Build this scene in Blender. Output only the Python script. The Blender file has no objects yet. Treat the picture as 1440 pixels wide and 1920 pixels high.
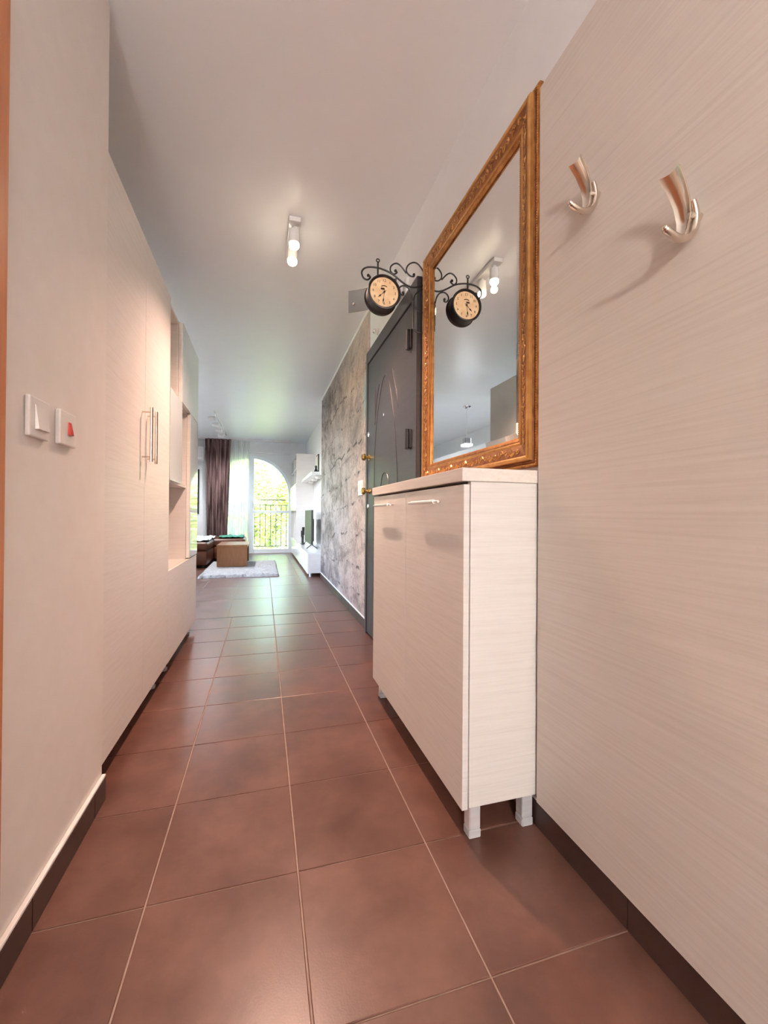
import bpy, bmesh, math, random
from mathutils import Vector, Matrix

random.seed(7)
S = bpy.context.scene
COL = S.collection

# ------------------------------------------------------------------ camera
FPX, YAW, PITCH, ROLL, CAM_H = 779.55, 0.28168, 0.005105, 0.007158, 0.88
cam_data = bpy.data.cameras.new('camera')
cam_data.sensor_fit = 'HORIZONTAL'
cam_data.sensor_width = 36.0
cam_data.lens = FPX / 1440 * 36.0
cam_data.clip_start = 0.02
cam_data.clip_end = 200
cam = bpy.data.objects.new('camera', cam_data)
COL.objects.link(cam)
fw = Vector((math.sin(YAW) * math.cos(PITCH), math.cos(YAW) * math.cos(PITCH), math.sin(PITCH)))
rt = Vector((math.cos(YAW), -math.sin(YAW), 0))
up = rt.cross(fw)
r2 = rt * math.cos(ROLL) + up * math.sin(ROLL)
u2 = up * math.cos(ROLL) - rt * math.sin(ROLL)
cam.matrix_world = Matrix(((r2.x, u2.x, -fw.x, 0), (r2.y, u2.y, -fw.y, 0), (r2.z, u2.z, -fw.z, CAM_H), (0, 0, 0, 1)))
S.camera = cam
S.cycles.use_light_tree = False

# ------------------------------------------------------------------ world, sun, exposure
S.view_settings.view_transform = 'Standard'
S.view_settings.look = 'None'
S.view_settings.gamma = 1.0
S.view_settings.use_curve_mapping = False
S.view_settings.exposure = 1.55








world = bpy.data.worlds.new('daylight')
S.world = world
world.use_nodes = True
wn = world.node_tree.nodes
wl = world.node_tree.links
bg = wn['Background']
sky = wn.new('ShaderNodeTexSky')
sky.sky_type = 'NISHITA'
sky.sun_disc = False
sky.sun_elevation = math.radians(48)
sky.sun_rotation = math.radians(200)
sky.air_density = 1.0
sky.dust_density = 2.5
wl.new(sky.outputs[0], bg.inputs[0])
bg.inputs[1].default_value = 1.8

sun_d = bpy.data.lights.new('sun', 'SUN')
sun_d.energy = 0.85
sun_d.angle = math.radians(0.6)
sun_d.color = (1.0, 0.95, 0.86)
sun = bpy.data.objects.new('sun', sun_d)
sun.rotation_euler = (math.radians(42), 0, math.radians(20))
COL.objects.link(sun)

SPOT_W = 35.0            # hall ceiling spots, each
SPOT_COL = (1.0, 0.64, 0.49)
NEAR_W = 70.0            # assumed globe lamp, stands in for unseen light behind the camera
NEAR_COL = (1.0, 0.96, 0.94)
PENDANT_FILL_W = 3.0           # faint light added at the dining corner pendant
LIVING_FILL_W = 26.0            # fill light added under each living room track spot

# ------------------------------------------------------------------ helpers
LOC = {}


class B:
    """collects shapes into one bmesh, in world coordinates"""

    def __init__(self):
        self.bm = bmesh.new()

    def box(self, x0, x1, y0, y1, z0, z1, bev=0.0, seg=1):
        r = bmesh.ops.create_cube(self.bm, size=1.0)
        vs = r['verts']
        for v in vs:
            v.co = Vector(((x0 + x1) / 2 + v.co.x * (x1 - x0), (y0 + y1) / 2 + v.co.y * (y1 - y0),
                           (z0 + z1) / 2 + v.co.z * (z1 - z0)))
        if bev > 0:
            es = list({e for v in vs for e in v.link_edges})
            bmesh.ops.bevel(self.bm, geom=es, offset=bev, segments=seg, affect='EDGES', profile=0.5)
        return self

    def tube(self, pts, r, n=8, closed=False, flat=None):
        pts = [Vector(p) for p in pts]
        m = len(pts)
        rs = r if isinstance(r, (list, tuple)) else [r] * m
        rings = []
        ref = None
        for i, p in enumerate(pts):
            if closed:
                t = pts[(i + 1) % m] - pts[i - 1]
            else:
                t = pts[min(i + 1, m - 1)] - pts[max(i - 1, 0)]
            t.normalize()
            if ref is None:
                ref = Vector((0, 0, 1)) if abs(t.z) < 0.9 else Vector((0, 1, 0))
            a = ref - t * ref.dot(t)
            if a.length < 1e-6:
                a = t.orthogonal()
            a.normalize()
            ref = a
            b = t.cross(a)
            rings.append([self.bm.verts.new(p + a * rs[i] * math.cos(2 * math.pi * k / n) +
                                            b * rs[i] * math.sin(2 * math.pi * k / n)) for k in range(n)])
        cnt = m if closed else m - 1
        for i in range(cnt):
            A, C = rings[i], rings[(i + 1) % m]
            for k in range(n):
                self.bm.faces.new((A[k], A[(k + 1) % n], C[(k + 1) % n], C[k]))
        if not closed:
            self.bm.faces.new(rings[0][::-1])
            self.bm.faces.new(rings[-1])
        return self

    def lathe(self, c, prof, axis='Z', n=24, cap=True):
        """prof: list of (radius, offset along axis)"""
        c = Vector(c)
        rings = []
        for rr, h in prof:
            ring = []
            for k in range(n):
                a = 2 * math.pi * k / n
                p, q = rr * math.cos(a), rr * math.sin(a)
                if axis == 'Z':
                    d = Vector((p, q, h))
                elif axis == 'X':
                    d = Vector((h, p, q))
                else:
                    d = Vector((p, h, q))
                ring.append(self.bm.verts.new(c + d))
            rings.append(ring)
        for A, C in zip(rings, rings[1:]):
            for k in range(n):
                self.bm.faces.new((A[k], A[(k + 1) % n], C[(k + 1) % n], C[k]))
        if cap:
            self.bm.faces.new(rings[0][::-1])
            self.bm.faces.new(rings[-1])
        return self

    def prism(self, poly, axis, a0, a1):
        """extrude a 2D polygon; axis X: poly=(y,z); Y: (x,z); Z: (x,y)"""
        def mk(p, a):
            if axis == 'X':
                return Vector((a, p[0], p[1]))
            if axis == 'Y':
                return Vector((p[0], a, p[1]))
            return Vector((p[0], p[1], a))
        A = [self.bm.verts.new(mk(p, a0)) for p in poly]
        C = [self.bm.verts.new(mk(p, a1)) for p in poly]
        n = len(poly)
        for k in range(n):
            self.bm.faces.new((A[k], A[(k + 1) % n], C[(k + 1) % n], C[k]))
        self.bm.faces.new(A[::-1])
        self.bm.faces.new(C)
        return self

    def sphere(self, c, r, n=12, m=8, sc=(1, 1, 1)):
        res = bmesh.ops.create_uvsphere(self.bm, u_segments=n, v_segments=m, radius=r)
        for v in res['verts']:
            v.co = Vector((c[0] + v.co.x * sc[0], c[1] + v.co.y * sc[1], c[2] + v.co.z * sc[2]))
        return self

    def grid(self, rows, close_u=False):
        R = [[self.bm.verts.new(Vector(p)) for p in row] for row in rows]
        for A, C in zip(R, R[1:]):
            n = len(A)
            for k in range(n if close_u else n - 1):
                self.bm.faces.new((A[k], A[(k + 1) % n], C[(k + 1) % n], C[k]))
        return self


def obj(name, b, m, parent=None, label=None, cat=None, group=None, kind=None, smooth=False, loc=None):
    bm = b.bm
    bmesh.ops.recalc_face_normals(bm, faces=bm.faces)
    xs = [v.co for v in bm.verts]
    if parent is not None:
        pl = LOC[parent.name]
        base = pl
    elif loc is not None:
        base = Vector(loc)
    else:
        x0 = min(v.x for v in xs); x1 = max(v.x for v in xs)
        y0 = min(v.y for v in xs); y1 = max(v.y for v in xs)
        base = Vector(((x0 + x1) / 2, (y0 + y1) / 2, min(v.z for v in xs)))
    for v in bm.verts:
        v.co -= base
    if smooth:
        for f in bm.faces:
            f.smooth = True
        for e in bm.edges:
            if len(e.link_faces) == 2 and e.calc_face_angle(0) > math.radians(38):
                e.smooth = False
    me = bpy.data.meshes.new(name)
    bm.to_mesh(me)
    bm.free()
    me.materials.append(m)
    o = bpy.data.objects.new(name, me)
    COL.objects.link(o)
    if parent is not None:
        o.parent = parent
    else:
        o.location = base
    LOC[o.name] = base.copy()
    tag(o, label, cat, group, kind)
    return o


def tag(o, label=None, cat=None, group=None, kind=None):
    if label: o['label'] = label
    if cat: o['category'] = cat
    if group: o['group'] = group
    if kind: o['kind'] = kind
    return o


def thing(name, loc, label, cat, group=None):
    o = bpy.data.objects.new(name, None)
    o.empty_display_size = 0.1
    COL.objects.link(o)
    o.location = loc
    LOC[o.name] = Vector(loc)
    tag(o, label, cat, group)
    return o


def clone(o, parent, at):
    """one more object sharing the mesh of o, as a child of parent, moved to at (world)"""
    c = o.copy()
    COL.objects.link(c)
    c.parent = parent
    c.location = Vector(at) - LOC[parent.name]
    LOC[c.name] = Vector(at)
    return c


# ------------------------------------------------------------------ materials
def mat(name, col, rough=0.5, metal=0.0, spec=None):
    m = bpy.data.materials.new(name)
    m.use_nodes = True
    p = m.node_tree.nodes['Principled BSDF']
    p.inputs['Base Color'].default_value = (*col, 1)
    p.inputs['Roughness'].default_value = rough
    p.inputs['Metallic'].default_value = metal
    if spec is not None:
        p.inputs['Specular IOR Level'].default_value = spec
    return m


def nodes(m):
    return m.node_tree.nodes, m.node_tree.links, m.node_tree.nodes['Principled BSDF']


def noise_col(m, stops, scale=(8, 8, 8), detail=4, nscale=1.0, rough_n=0.55, bump=0.0, bump_dist=0.002, distortion=0.0):
    """procedural colour from noise; object coordinates"""
    n, l, p = nodes(m)
    tc = n.new('ShaderNodeTexCoord')
    mp = n.new('ShaderNodeMapping')
    mp.inputs['Scale'].default_value = scale
    nz = n.new('ShaderNodeTexNoise')
    nz.inputs['Scale'].default_value = nscale
    nz.inputs['Detail'].default_value = detail
    nz.inputs['Roughness'].default_value = rough_n
    nz.inputs['Distortion'].default_value = distortion
    cr = n.new('ShaderNodeValToRGB')
    el = cr.color_ramp.elements
    el[0].position, el[0].color = stops[0][0], (*stops[0][1], 1)
    el[1].position, el[1].color = stops[-1][0], (*stops[-1][1], 1)
    for pos, c in stops[1:-1]:
        e = el.new(pos)
        e.color = (*c, 1)
    l.new(tc.outputs['Object'], mp.inputs[0])
    l.new(mp.outputs[0], nz.inputs['Vector'])
    l.new(nz.outputs['Fac'], cr.inputs[0])
    l.new(cr.outputs[0], p.inputs['Base Color'])
    if bump:
        bp = n.new('ShaderNodeBump')
        bp.inputs['Strength'].default_value = bump
        bp.inputs['Distance'].default_value = bump_dist
        l.new(nz.outputs['Fac'], bp.inputs['Height'])
        l.new(bp.outputs[0], p.inputs['Normal'])
    return m


M = {}
M['plaster'] = noise_col(mat('painted_plaster', (0.8, 0.8, 0.8), 0.75), [(0.3, (0.79, 0.79, 0.80)), (0.7, (0.82, 0.82, 0.83))], (9, 9, 9), bump=0.06)
M['ceiling'] = noise_col(mat('ceiling_paint', (0.8, 0.8, 0.8), 0.36), [(0.3, (0.835, 0.85, 0.875)), (0.7, (0.85, 0.865, 0.89))], (6, 6, 6))
M['wall_cream'] = noise_col(mat('cream_paint', (0.8, 0.75, 0.7), 0.6), [(0.3, (0.78, 0.735, 0.69)), (0.7, (0.81, 0.77, 0.73))], (14, 14, 14), bump=0.08)


def pale_wood(name, scale, a, b_, c_):
    m = noise_col(mat(name, (0.7, 0.65, 0.6), 0.42), [(0.28, a), (0.5, b_), (0.72, c_)], scale, detail=6, rough_n=0.7, bump=0.12, bump_dist=0.001, distortion=0.3)
    return m


M['wood'] = pale_wood('pale_lined_wood', (5, 5, 170), (0.69, 0.65, 0.61), (0.75, 0.715, 0.675), (0.79, 0.76, 0.725))
M['wood_panel'] = pale_wood('pale_wood_panel', (4, 2.2, 150), (0.60, 0.535, 0.475), (0.655, 0.59, 0.53), (0.69, 0.63, 0.57))
M['wood_top'] = pale_wood('pale_wood_top', (60, 3, 90), (0.72, 0.66, 0.59), (0.78, 0.72, 0.655), (0.82, 0.77, 0.71))
M['wood_dark_in'] = pale_wood('pale_wood_inside', (5, 5, 150), (0.62, 0.52, 0.43), (0.70, 0.60, 0.50), (0.75, 0.66, 0.56))

# floor tiles: mottled brown stone-look porcelain with a soft sheen
tile = mat('brown_floor_tile', (0.15, 0.09, 0.07), 0.36)
n, l, p = nodes(tile)
geo = n.new('ShaderNodeNewGeometry')
nz = n.new('ShaderNodeTexNoise'); nz.inputs['Scale'].default_value = 5.5; nz.inputs['Detail'].default_value = 7; nz.inputs['Roughness'].default_value = 0.62
nf = n.new('ShaderNodeTexNoise'); nf.inputs['Scale'].default_value = 260; nf.inputs['Detail'].default_value = 2
oi = n.new('ShaderNodeObjectInfo')
ad = n.new('ShaderNodeMath'); ad.operation = 'MULTIPLY_ADD'; ad.inputs[1].default_value = 0.14; ad.inputs[2].default_value = -0.07
ad2 = n.new('ShaderNodeMath'); ad2.operation = 'ADD'
cr = n.new('ShaderNodeValToRGB')
cr.color_ramp.elements[0].position = 0.30; cr.color_ramp.elements[0].color = (0.100, 0.043, 0.031, 1)
cr.color_ramp.elements[1].position = 0.72; cr.color_ramp.elements[1].color = (0.190, 0.084, 0.059, 1)
e = cr.color_ramp.elements.new(0.5); e.color = (0.138, 0.060, 0.042, 1)
l.new(geo.outputs['Position'], nz.inputs['Vector']); l.new(geo.outputs['Position'], nf.inputs['Vector'])
l.new(oi.outputs['Random'], ad.inputs[0]); l.new(ad.outputs[0], ad2.inputs[0]); l.new(nz.outputs['Fac'], ad2.inputs[1])
l.new(ad2.outputs[0], cr.inputs[0]); l.new(cr.outputs[0], p.inputs['Base Color'])
rr = n.new('ShaderNodeMapRange'); rr.inputs['To Min'].default_value = 0.22; rr.inputs['To Max'].default_value = 0.42
l.new(nz.outputs['Fac'], rr.inputs['Value']); l.new(rr.outputs[0], p.inputs['Roughness'])
bp = n.new('ShaderNodeBump'); bp.inputs['Strength'].default_value = 0.12; bp.inputs['Distance'].default_value = 0.0008
l.new(nf.outputs['Fac'], bp.inputs['Height']); l.new(bp.outputs[0], p.inputs['Normal'])
M['tile'] = tile
M['skirt'] = noise_col(mat('brown_skirting_tile', (0.1, 0.06, 0.05), 0.35), [(0.3, (0.038, 0.019, 0.014)), (0.7, (0.066, 0.034, 0.026))], (7, 7, 7))
M['grout'] = noise_col(mat('tile_grout', (0.4, 0.28, 0.22), 0.8), [(0.3, (0.34, 0.23, 0.18)), (0.7, (0.46, 0.33, 0.27))], (20, 20, 20))
M['threshold'] = noise_col(mat('threshold_metal', (0.06, 0.05, 0.05), 0.45, 0.3), [(0.3, (0.05, 0.04, 0.04)), (0.7, (0.09, 0.075, 0.07))], (30, 30, 30))
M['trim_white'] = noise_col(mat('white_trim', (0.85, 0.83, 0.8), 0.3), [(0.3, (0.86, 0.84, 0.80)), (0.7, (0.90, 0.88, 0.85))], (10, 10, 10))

M['alu'] = noise_col(mat('satin_aluminium', (0.75, 0.76, 0.78), 0.38, 0.35), [(0.3, (0.70, 0.71, 0.73)), (0.7, (0.80, 0.81, 0.83))], (3, 3, 90))
M['plastic_grey'] = noise_col(mat('grey_plastic', (0.5, 0.51, 0.52), 0.45), [(0.3, (0.48, 0.49, 0.50)), (0.7, (0.55, 0.56, 0.57))], (20, 20, 20))
M['nickel'] = noise_col(mat('satin_nickel', (0.70, 0.62, 0.52), 0.24, 1.0), [(0.3, (0.66, 0.58, 0.49)), (0.7, (0.75, 0.67, 0.58))], (40, 40, 40))
M['chrome'] = noise_col(mat('polished_chrome', (0.8, 0.8, 0.82), 0.1, 1.0), [(0.3, (0.78, 0.78, 0.80)), (0.7, (0.86, 0.86, 0.88))], (8, 8, 8))
M['steel'] = noise_col(mat('satin_steel', (0.9, 0.88, 0.84), 0.42, 1.0), [(0.3, (0.88, 0.85, 0.80)), (0.7, (0.95, 0.92, 0.88))], (60, 6, 60))
M['brass'] = noise_col(mat('polished_brass', (0.8, 0.6, 0.2), 0.16, 1.0), [(0.3, (0.74, 0.54, 0.16)), (0.7, (0.86, 0.66, 0.26))], (20, 20, 20))
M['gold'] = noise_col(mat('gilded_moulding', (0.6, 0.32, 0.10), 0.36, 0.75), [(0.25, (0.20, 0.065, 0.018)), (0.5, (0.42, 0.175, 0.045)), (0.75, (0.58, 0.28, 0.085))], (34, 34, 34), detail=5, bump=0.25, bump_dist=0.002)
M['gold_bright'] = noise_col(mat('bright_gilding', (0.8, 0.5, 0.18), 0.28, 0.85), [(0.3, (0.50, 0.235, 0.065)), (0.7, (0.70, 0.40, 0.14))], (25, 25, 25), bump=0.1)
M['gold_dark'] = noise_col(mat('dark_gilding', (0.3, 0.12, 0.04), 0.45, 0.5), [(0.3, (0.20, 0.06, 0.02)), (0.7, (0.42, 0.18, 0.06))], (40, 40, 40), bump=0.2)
M['mirror'] = noise_col(mat('mirror_silver', (0.9, 0.91, 0.91), 0.0, 1.0), [(0.3, (0.90, 0.915, 0.91)), (0.7, (0.905, 0.92, 0.915))], (1, 1, 1))
M['door'] = noise_col(mat('dark_grey_door', (0.09, 0.087, 0.09), 0.34), [(0.3, (0.040, 0.037, 0.039)), (0.7, (0.052, 0.048, 0.051))], (2, 2, 60))
M['iron'] = noise_col(mat('black_iron', (0.012, 0.010, 0.010), 0.45), [(0.3, (0.010, 0.008, 0.008)), (0.7, (0.022, 0.018, 0.017))], (60, 60, 60), bump=0.15)
M['black'] = noise_col(mat('black_plastic', (0.015, 0.015, 0.016), 0.35), [(0.3, (0.012, 0.012, 0.013)), (0.7, (0.02, 0.02, 0.022))], (20, 20, 20))
M['screen'] = noise_col(mat('tv_screen', (0.03, 0.03, 0.035), 0.42), [(0.3, (0.030, 0.031, 0.034)), (0.7, (0.038, 0.039, 0.043))], (3, 3, 3))
M['white_plastic'] = noise_col(mat('white_plastic', (0.8, 0.76, 0.72), 0.35), [(0.3, (0.80, 0.76, 0.72)), (0.7, (0.83, 0.79, 0.75))], (20, 20, 20))
M['red'] = noise_col(mat('red_rocker', (0.5, 0.03, 0.02), 0.25), [(0.3, (0.46, 0.025, 0.015)), (0.7, (0.58, 0.05, 0.03))], (60, 60, 60))
M['white_gloss'] = noise_col(mat('white_gloss_lacquer', (0.82, 0.82, 0.82), 0.12), [(0.3, (0.80, 0.80, 0.80)), (0.7, (0.84, 0.84, 0.84))], (5, 5, 5))
M['white_satin'] = noise_col(mat('white_satin_board', (0.78, 0.76, 0.75), 0.4), [(0.3, (0.72, 0.69, 0.68)), (0.7, (0.78, 0.75, 0.74))], (4, 4, 90))
M['glass_front'] = noise_col(mat('back_painted_glass', (0.62, 0.66, 0.64), 0.05, 0.0, 1.0), [(0.3, (0.60, 0.645, 0.625)), (0.7, (0.64, 0.68, 0.66))], (2, 2, 2))
M['orange_wood'] = noise_col(mat('orange_brown_wood', (0.45, 0.17, 0.06), 0.4), [(0.3, (0.48, 0.165, 0.06)), (0.7, (0.60, 0.24, 0.10))], (40, 40, 3))
M['table_wood'] = noise_col(mat('honey_wood', (0.5, 0.23, 0.08), 0.35), [(0.3, (0.17, 0.062, 0.019)), (0.7, (0.235, 0.092, 0.03))], (60, 60, 6))
M['leather'] = noise_col(mat('rust_leather', (0.22, 0.07, 0.025), 0.4), [(0.3, (0.085, 0.024, 0.010)), (0.7, (0.15, 0.046, 0.018))], (14, 14, 14), bump=0.3)
M['rug'] = noise_col(mat('grey_shag', (0.6, 0.58, 0.57), 0.95), [(0.3, (0.33, 0.31, 0.31)), (0.7, (0.50, 0.48, 0.475))], (45, 45, 45), bump=1.0, bump_dist=0.01)
M['throw'] = noise_col(mat('patterned_throw', (0.6, 0.6, 0.6), 0.9), [(0.38, (0.10, 0.12, 0.16)), (0.48, (0.72, 0.71, 0.74)), (0.62, (0.80, 0.80, 0.82)), (0.70, (0.30, 0.34, 0.38))], (16, 30, 30), detail=2, distortion=1.2)
M['green'] = noise_col(mat('green_cloth', (0.05, 0.25, 0.16), 0.85), [(0.35, (0.02, 0.16, 0.10)), (0.65, (0.10, 0.36, 0.26))], (18, 18, 18))
M['black_cloth'] = noise_col(mat('black_cloth', (0.02, 0.018, 0.02), 0.9), [(0.3, (0.015, 0.012, 0.014)), (0.7, (0.03, 0.026, 0.03))], (30, 30, 30))
M['leaf'] = noise_col(mat('sunny_leaves', (0.4, 0.5, 0.08), 0.6), [(0.28, (0.05, 0.14, 0.02)), (0.5, (0.28, 0.42, 0.06)), (0.72, (0.58, 0.60, 0.12))], (1.6, 1.6, 1.6), detail=5)
M['bark'] = noise_col(mat('bark', (0.12, 0.09, 0.06), 0.9), [(0.3, (0.08, 0.06, 0.045)), (0.7, (0.16, 0.12, 0.09))], (20, 20, 4), bump=0.5)
M['ground'] = noise_col(mat('garden_ground', (0.3, 0.32, 0.15), 0.95), [(0.3, (0.22, 0.28, 0.08)), (0.7, (0.42, 0.40, 0.22))], (0.8, 0.8, 0.8))
M['concrete'] = noise_col(mat('balcony_concrete', (0.5, 0.49, 0.47), 0.85), [(0.3, (0.45, 0.44, 0.42)), (0.7, (0.56, 0.55, 0.53))], (5, 5, 5))
M['face'] = noise_col(mat('clock_parchment', (0.75, 0.50, 0.28), 0.55), [(0.3, (0.80, 0.50, 0.26)), (0.7, (0.93, 0.70, 0.42))], (26, 26, 26))
M['ink'] = noise_col(mat('clock_ink', (0.03, 0.015, 0.01), 0.6), [(0.3, (0.025, 0.012, 0.01)), (0.7, (0.05, 0.025, 0.018))], (60, 60, 60))
M['frame_white'] = noise_col(mat('white_upvc', (0.80, 0.84, 0.90), 0.3), [(0.3, (0.78, 0.82, 0.88)), (0.7, (0.82, 0.86, 0.92))], (5, 5, 5))


def emit(name, col, strength):
    m = mat(name, (0.9, 0.9, 0.9), 0.4)
    n, l, p = nodes(m)
    tc = n.new('ShaderNodeTexCoord')
    nz = n.new('ShaderNodeTexNoise')
    nz.inputs['Scale'].default_value = 2
    cr = n.new('ShaderNodeValToRGB')
    cr.color_ramp.elements[0].color = (*[c * 0.97 for c in col], 1)
    cr.color_ramp.elements[1].color = (*col, 1)
    l.new(tc.outputs['Object'], nz.inputs['Vector'])
    l.new(nz.outputs['Fac'], cr.inputs[0])
    l.new(cr.outputs[0], p.inputs['Emission Color'])
    p.inputs['Emission Strength'].default_value = strength
    return m


M['bulb'] = emit('lit_bulb', (1.0, 0.86, 0.62), 14.0)
M['shade_glow'] = emit('added_glow_shade', (0.95, 0.98, 1.0), 0.4)  # faint glow added to the pendant shade
M['globe'] = emit('lit_globe', (1.0, 0.93, 0.86), 4.0)


def thin_glass(name, tint, refl=0.12, rough=0.02, opacity=0.0):
    m = bpy.data.materials.new(name)
    m.use_nodes = True
    n, l = m.node_tree.nodes, m.node_tree.links
    n.remove(n['Principled BSDF'])
    out = n['Material Output']
    tr = n.new('ShaderNodeBsdfTransparent'); tr.inputs[0].default_value = (*tint, 1)
    gl = n.new('ShaderNodeBsdfGlossy'); gl.inputs['Roughness'].default_value = rough
    fr = n.new('ShaderNodeFresnel'); fr.inputs[0].default_value = 1.45
    mx = n.new('ShaderNodeMixShader')
    l.new(fr.outputs[0], mx.inputs[0]); l.new(tr.outputs[0], mx.inputs[1]); l.new(gl.outputs[0], mx.inputs[2])
    last = mx
    if opacity:
        df = n.new('ShaderNodeBsdfDiffuse'); df.inputs[0].default_value = (0.8, 0.82, 0.82, 1)
        tc = n.new('ShaderNodeTexCoord'); nz = n.new('ShaderNodeTexNoise'); nz.inputs['Scale'].default_value = 8
        mr = n.new('ShaderNodeMapRange'); mr.inputs['To Min'].default_value = opacity * 0.9; mr.inputs['To Max'].default_value = opacity * 1.1
        l.new(tc.outputs['Object'], nz.inputs['Vector']); l.new(nz.outputs['Fac'], mr.inputs['Value'])
        m2 = n.new('ShaderNodeMixShader')
        l.new(mr.outputs[0], m2.inputs[0]); l.new(mx.outputs[0], m2.inputs[1]); l.new(df.outputs[0], m2.inputs[2])
        last = m2
    l.new(last.outputs[0], out.inputs[0])
    return m


M['pane'] = thin_glass('window_glass', (0.97, 0.99, 0.98))
M['smoke_glass'] = thin_glass('smoky_glass', (0.62, 0.63, 0.65), opacity=0.12)

# sheer curtain: see-through white weave
sh = bpy.data.materials.new('sheer_voile'); sh.use_nodes = True
n, l = sh.node_tree.nodes, sh.node_tree.links
n.remove(n['Principled BSDF'])
tr = n.new('ShaderNodeBsdfTransparent'); tl = n.new('ShaderNodeBsdfTranslucent'); df = n.new('ShaderNodeBsdfDiffuse')
tl.inputs[0].default_value = (0.95, 0.95, 0.95, 1); df.inputs[0].default_value = (0.9, 0.9, 0.9, 1)
mx1 = n.new('ShaderNodeMixShader'); mx1.inputs[0].default_value = 0.35
l.new(tl.outputs[0], mx1.inputs[1]); l.new(df.outputs[0], mx1.inputs[2])
tc = n.new('ShaderNodeTexCoord'); mp = n.new('ShaderNodeMapping'); mp.inputs['Scale'].default_value = (14, 14, 0.6)
nz = n.new('ShaderNodeTexNoise'); nz.inputs['Scale'].default_value = 1.0
mr = n.new('ShaderNodeMapRange'); mr.inputs['From Min'].default_value = 0.3; mr.inputs['From Max'].default_value = 0.7
mr.inputs['To Min'].default_value = 0.58; mr.inputs['To Max'].default_value = 0.88
l.new(tc.outputs['Object'], mp.inputs[0]); l.new(mp.outputs[0], nz.inputs['Vector']); l.new(nz.outputs['Fac'], mr.inputs['Value'])
mx2 = n.new('ShaderNodeMixShader')
l.new(mr.outputs[0], mx2.inputs[0]); l.new(tr.outputs[0], mx2.inputs[1]); l.new(mx1.outputs[0], mx2.inputs[2])
l.new(mx2.outputs[0], n['Material Output'].inputs[0])
M['sheer'] = sh

# curtain print: brown bamboo-like stems on taupe; noise streaks put fold shading into the colour
cu = mat('bamboo_print_curtain', (0.3, 0.22, 0.2), 0.85)
n, l, p = nodes(cu)
tc = n.new('ShaderNodeTexCoord'); mp = n.new('ShaderNodeMapping'); mp.inputs['Scale'].default_value = (26, 6, 1.6)
nz = n.new('ShaderNodeTexNoise'); nz.inputs['Scale'].default_value = 1.0; nz.inputs['Detail'].default_value = 5
br = n.new('ShaderNodeTexBrick'); br.inputs['Scale'].default_value = 1.0; br.inputs['Mortar Size'].default_value = 0.05
br.inputs['Brick Width'].default_value = 0.33; br.inputs['Row Height'].default_value = 0.055; br.offset = 0.37
br.inputs['Color1'].default_value = (0.95, 0.86, 0.85, 1); br.inputs['Color2'].default_value = (0.80, 0.69, 0.68, 1); br.inputs['Mortar'].default_value = (0.25, 0.16, 0.15, 1)
sw = n.new('ShaderNodeSeparateXYZ'); cb = n.new('ShaderNodeCombineXYZ')
l.new(tc.outputs['Object'], sw.inputs[0]); l.new(sw.outputs['Z'], cb.inputs['X']); l.new(sw.outputs['X'], cb.inputs['Y'])
l.new(cb.outputs[0], br.inputs['Vector'])
l.new(tc.outputs['Object'], mp.inputs[0]); l.new(mp.outputs[0], nz.inputs['Vector'])
cr = n.new('ShaderNodeValToRGB')
cr.color_ramp.elements[0].position = 0.40; cr.color_ramp.elements[0].color = (0.26, 0.18, 0.17, 1)
cr.color_ramp.elements[1].position = 0.58; cr.color_ramp.elements[1].color = (1.05, 1.0, 1.0, 1)
l.new(nz.outputs['Fac'], cr.inputs[0])
mxc = n.new('ShaderNodeMix'); mxc.data_type = 'RGBA'; mxc.blend_type = 'MULTIPLY'; mxc.inputs['Factor'].default_value = 1.0
l.new(br.outputs['Color'], mxc.inputs['A']); l.new(cr.outputs[0], mxc.inputs['B']); l.new(mxc.outputs['Result'], p.inputs['Base Color'])
M['curtain'] = cu

# photo wallpaper of an old cracked stone and plaster wall (flat print)
mu = mat('weathered_wall_print', (0.5, 0.45, 0.42), 0.6)
n, l, p = nodes(mu)
geo = n.new('ShaderNodeNewGeometry')
def mapn(scale):
    q = n.new('ShaderNodeMapping'); q.inputs['Scale'].default_value = scale
    l.new(geo.outputs['Position'], q.inputs[0]); return q
def noise(vec, scale, detail=6, rough=0.65, dist=0.0):
    q = n.new('ShaderNodeTexNoise'); q.inputs['Scale'].default_value = scale; q.inputs['Detail'].default_value = detail
    q.inputs['Roughness'].default_value = rough; q.inputs['Distortion'].default_value = dist
    l.new(vec, q.inputs['Vector']); return q
def ramp(fac, stops):
    q = n.new('ShaderNodeValToRGB'); el = q.color_ramp.elements
    el[0].position, el[0].color = stops[0][0], (*stops[0][1], 1)
    el[1].position, el[1].color = stops[-1][0], (*stops[-1][1], 1)
    for a, c in stops[1:-1]:
        e_ = el.new(a); e_.color = (*c, 1)
    l.new(fac, q.inputs[0]); return q
def mixc(a, b_, fac, mode='MIX'):
    q = n.new('ShaderNodeMix'); q.data_type = 'RGBA'; q.blend_type = mode
    if isinstance(fac, float): q.inputs['Factor'].default_value = fac
    else: l.new(fac, q.inputs['Factor'])
    l.new(a, q.inputs['A']); l.new(b_, q.inputs['B']); return q.outputs['Result']
def math_(op, a, b_=None, c_=None):
    q = n.new('ShaderNodeMath'); q.operation = op
    for i_, v in enumerate((a, b_, c_)):
        if v is None: continue
        if isinstance(v, (int, float)): q.inputs[i_].default_value = v
        else: l.new(v, q.inputs[i_])
    return q.outputs[0]
sp = n.new('ShaderNodeSeparateXYZ'); l.new(geo.outputs['Position'], sp.inputs[0])
big = noise(mapn((1, 0.6, 0.9)).outputs[0], 1.6, 6, 0.6, 0.4)
yv = math_('MULTIPLY_ADD', sp.outputs['Y'], 0.42, -1.45)            # 0 near the door .. 1 far end
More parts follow.
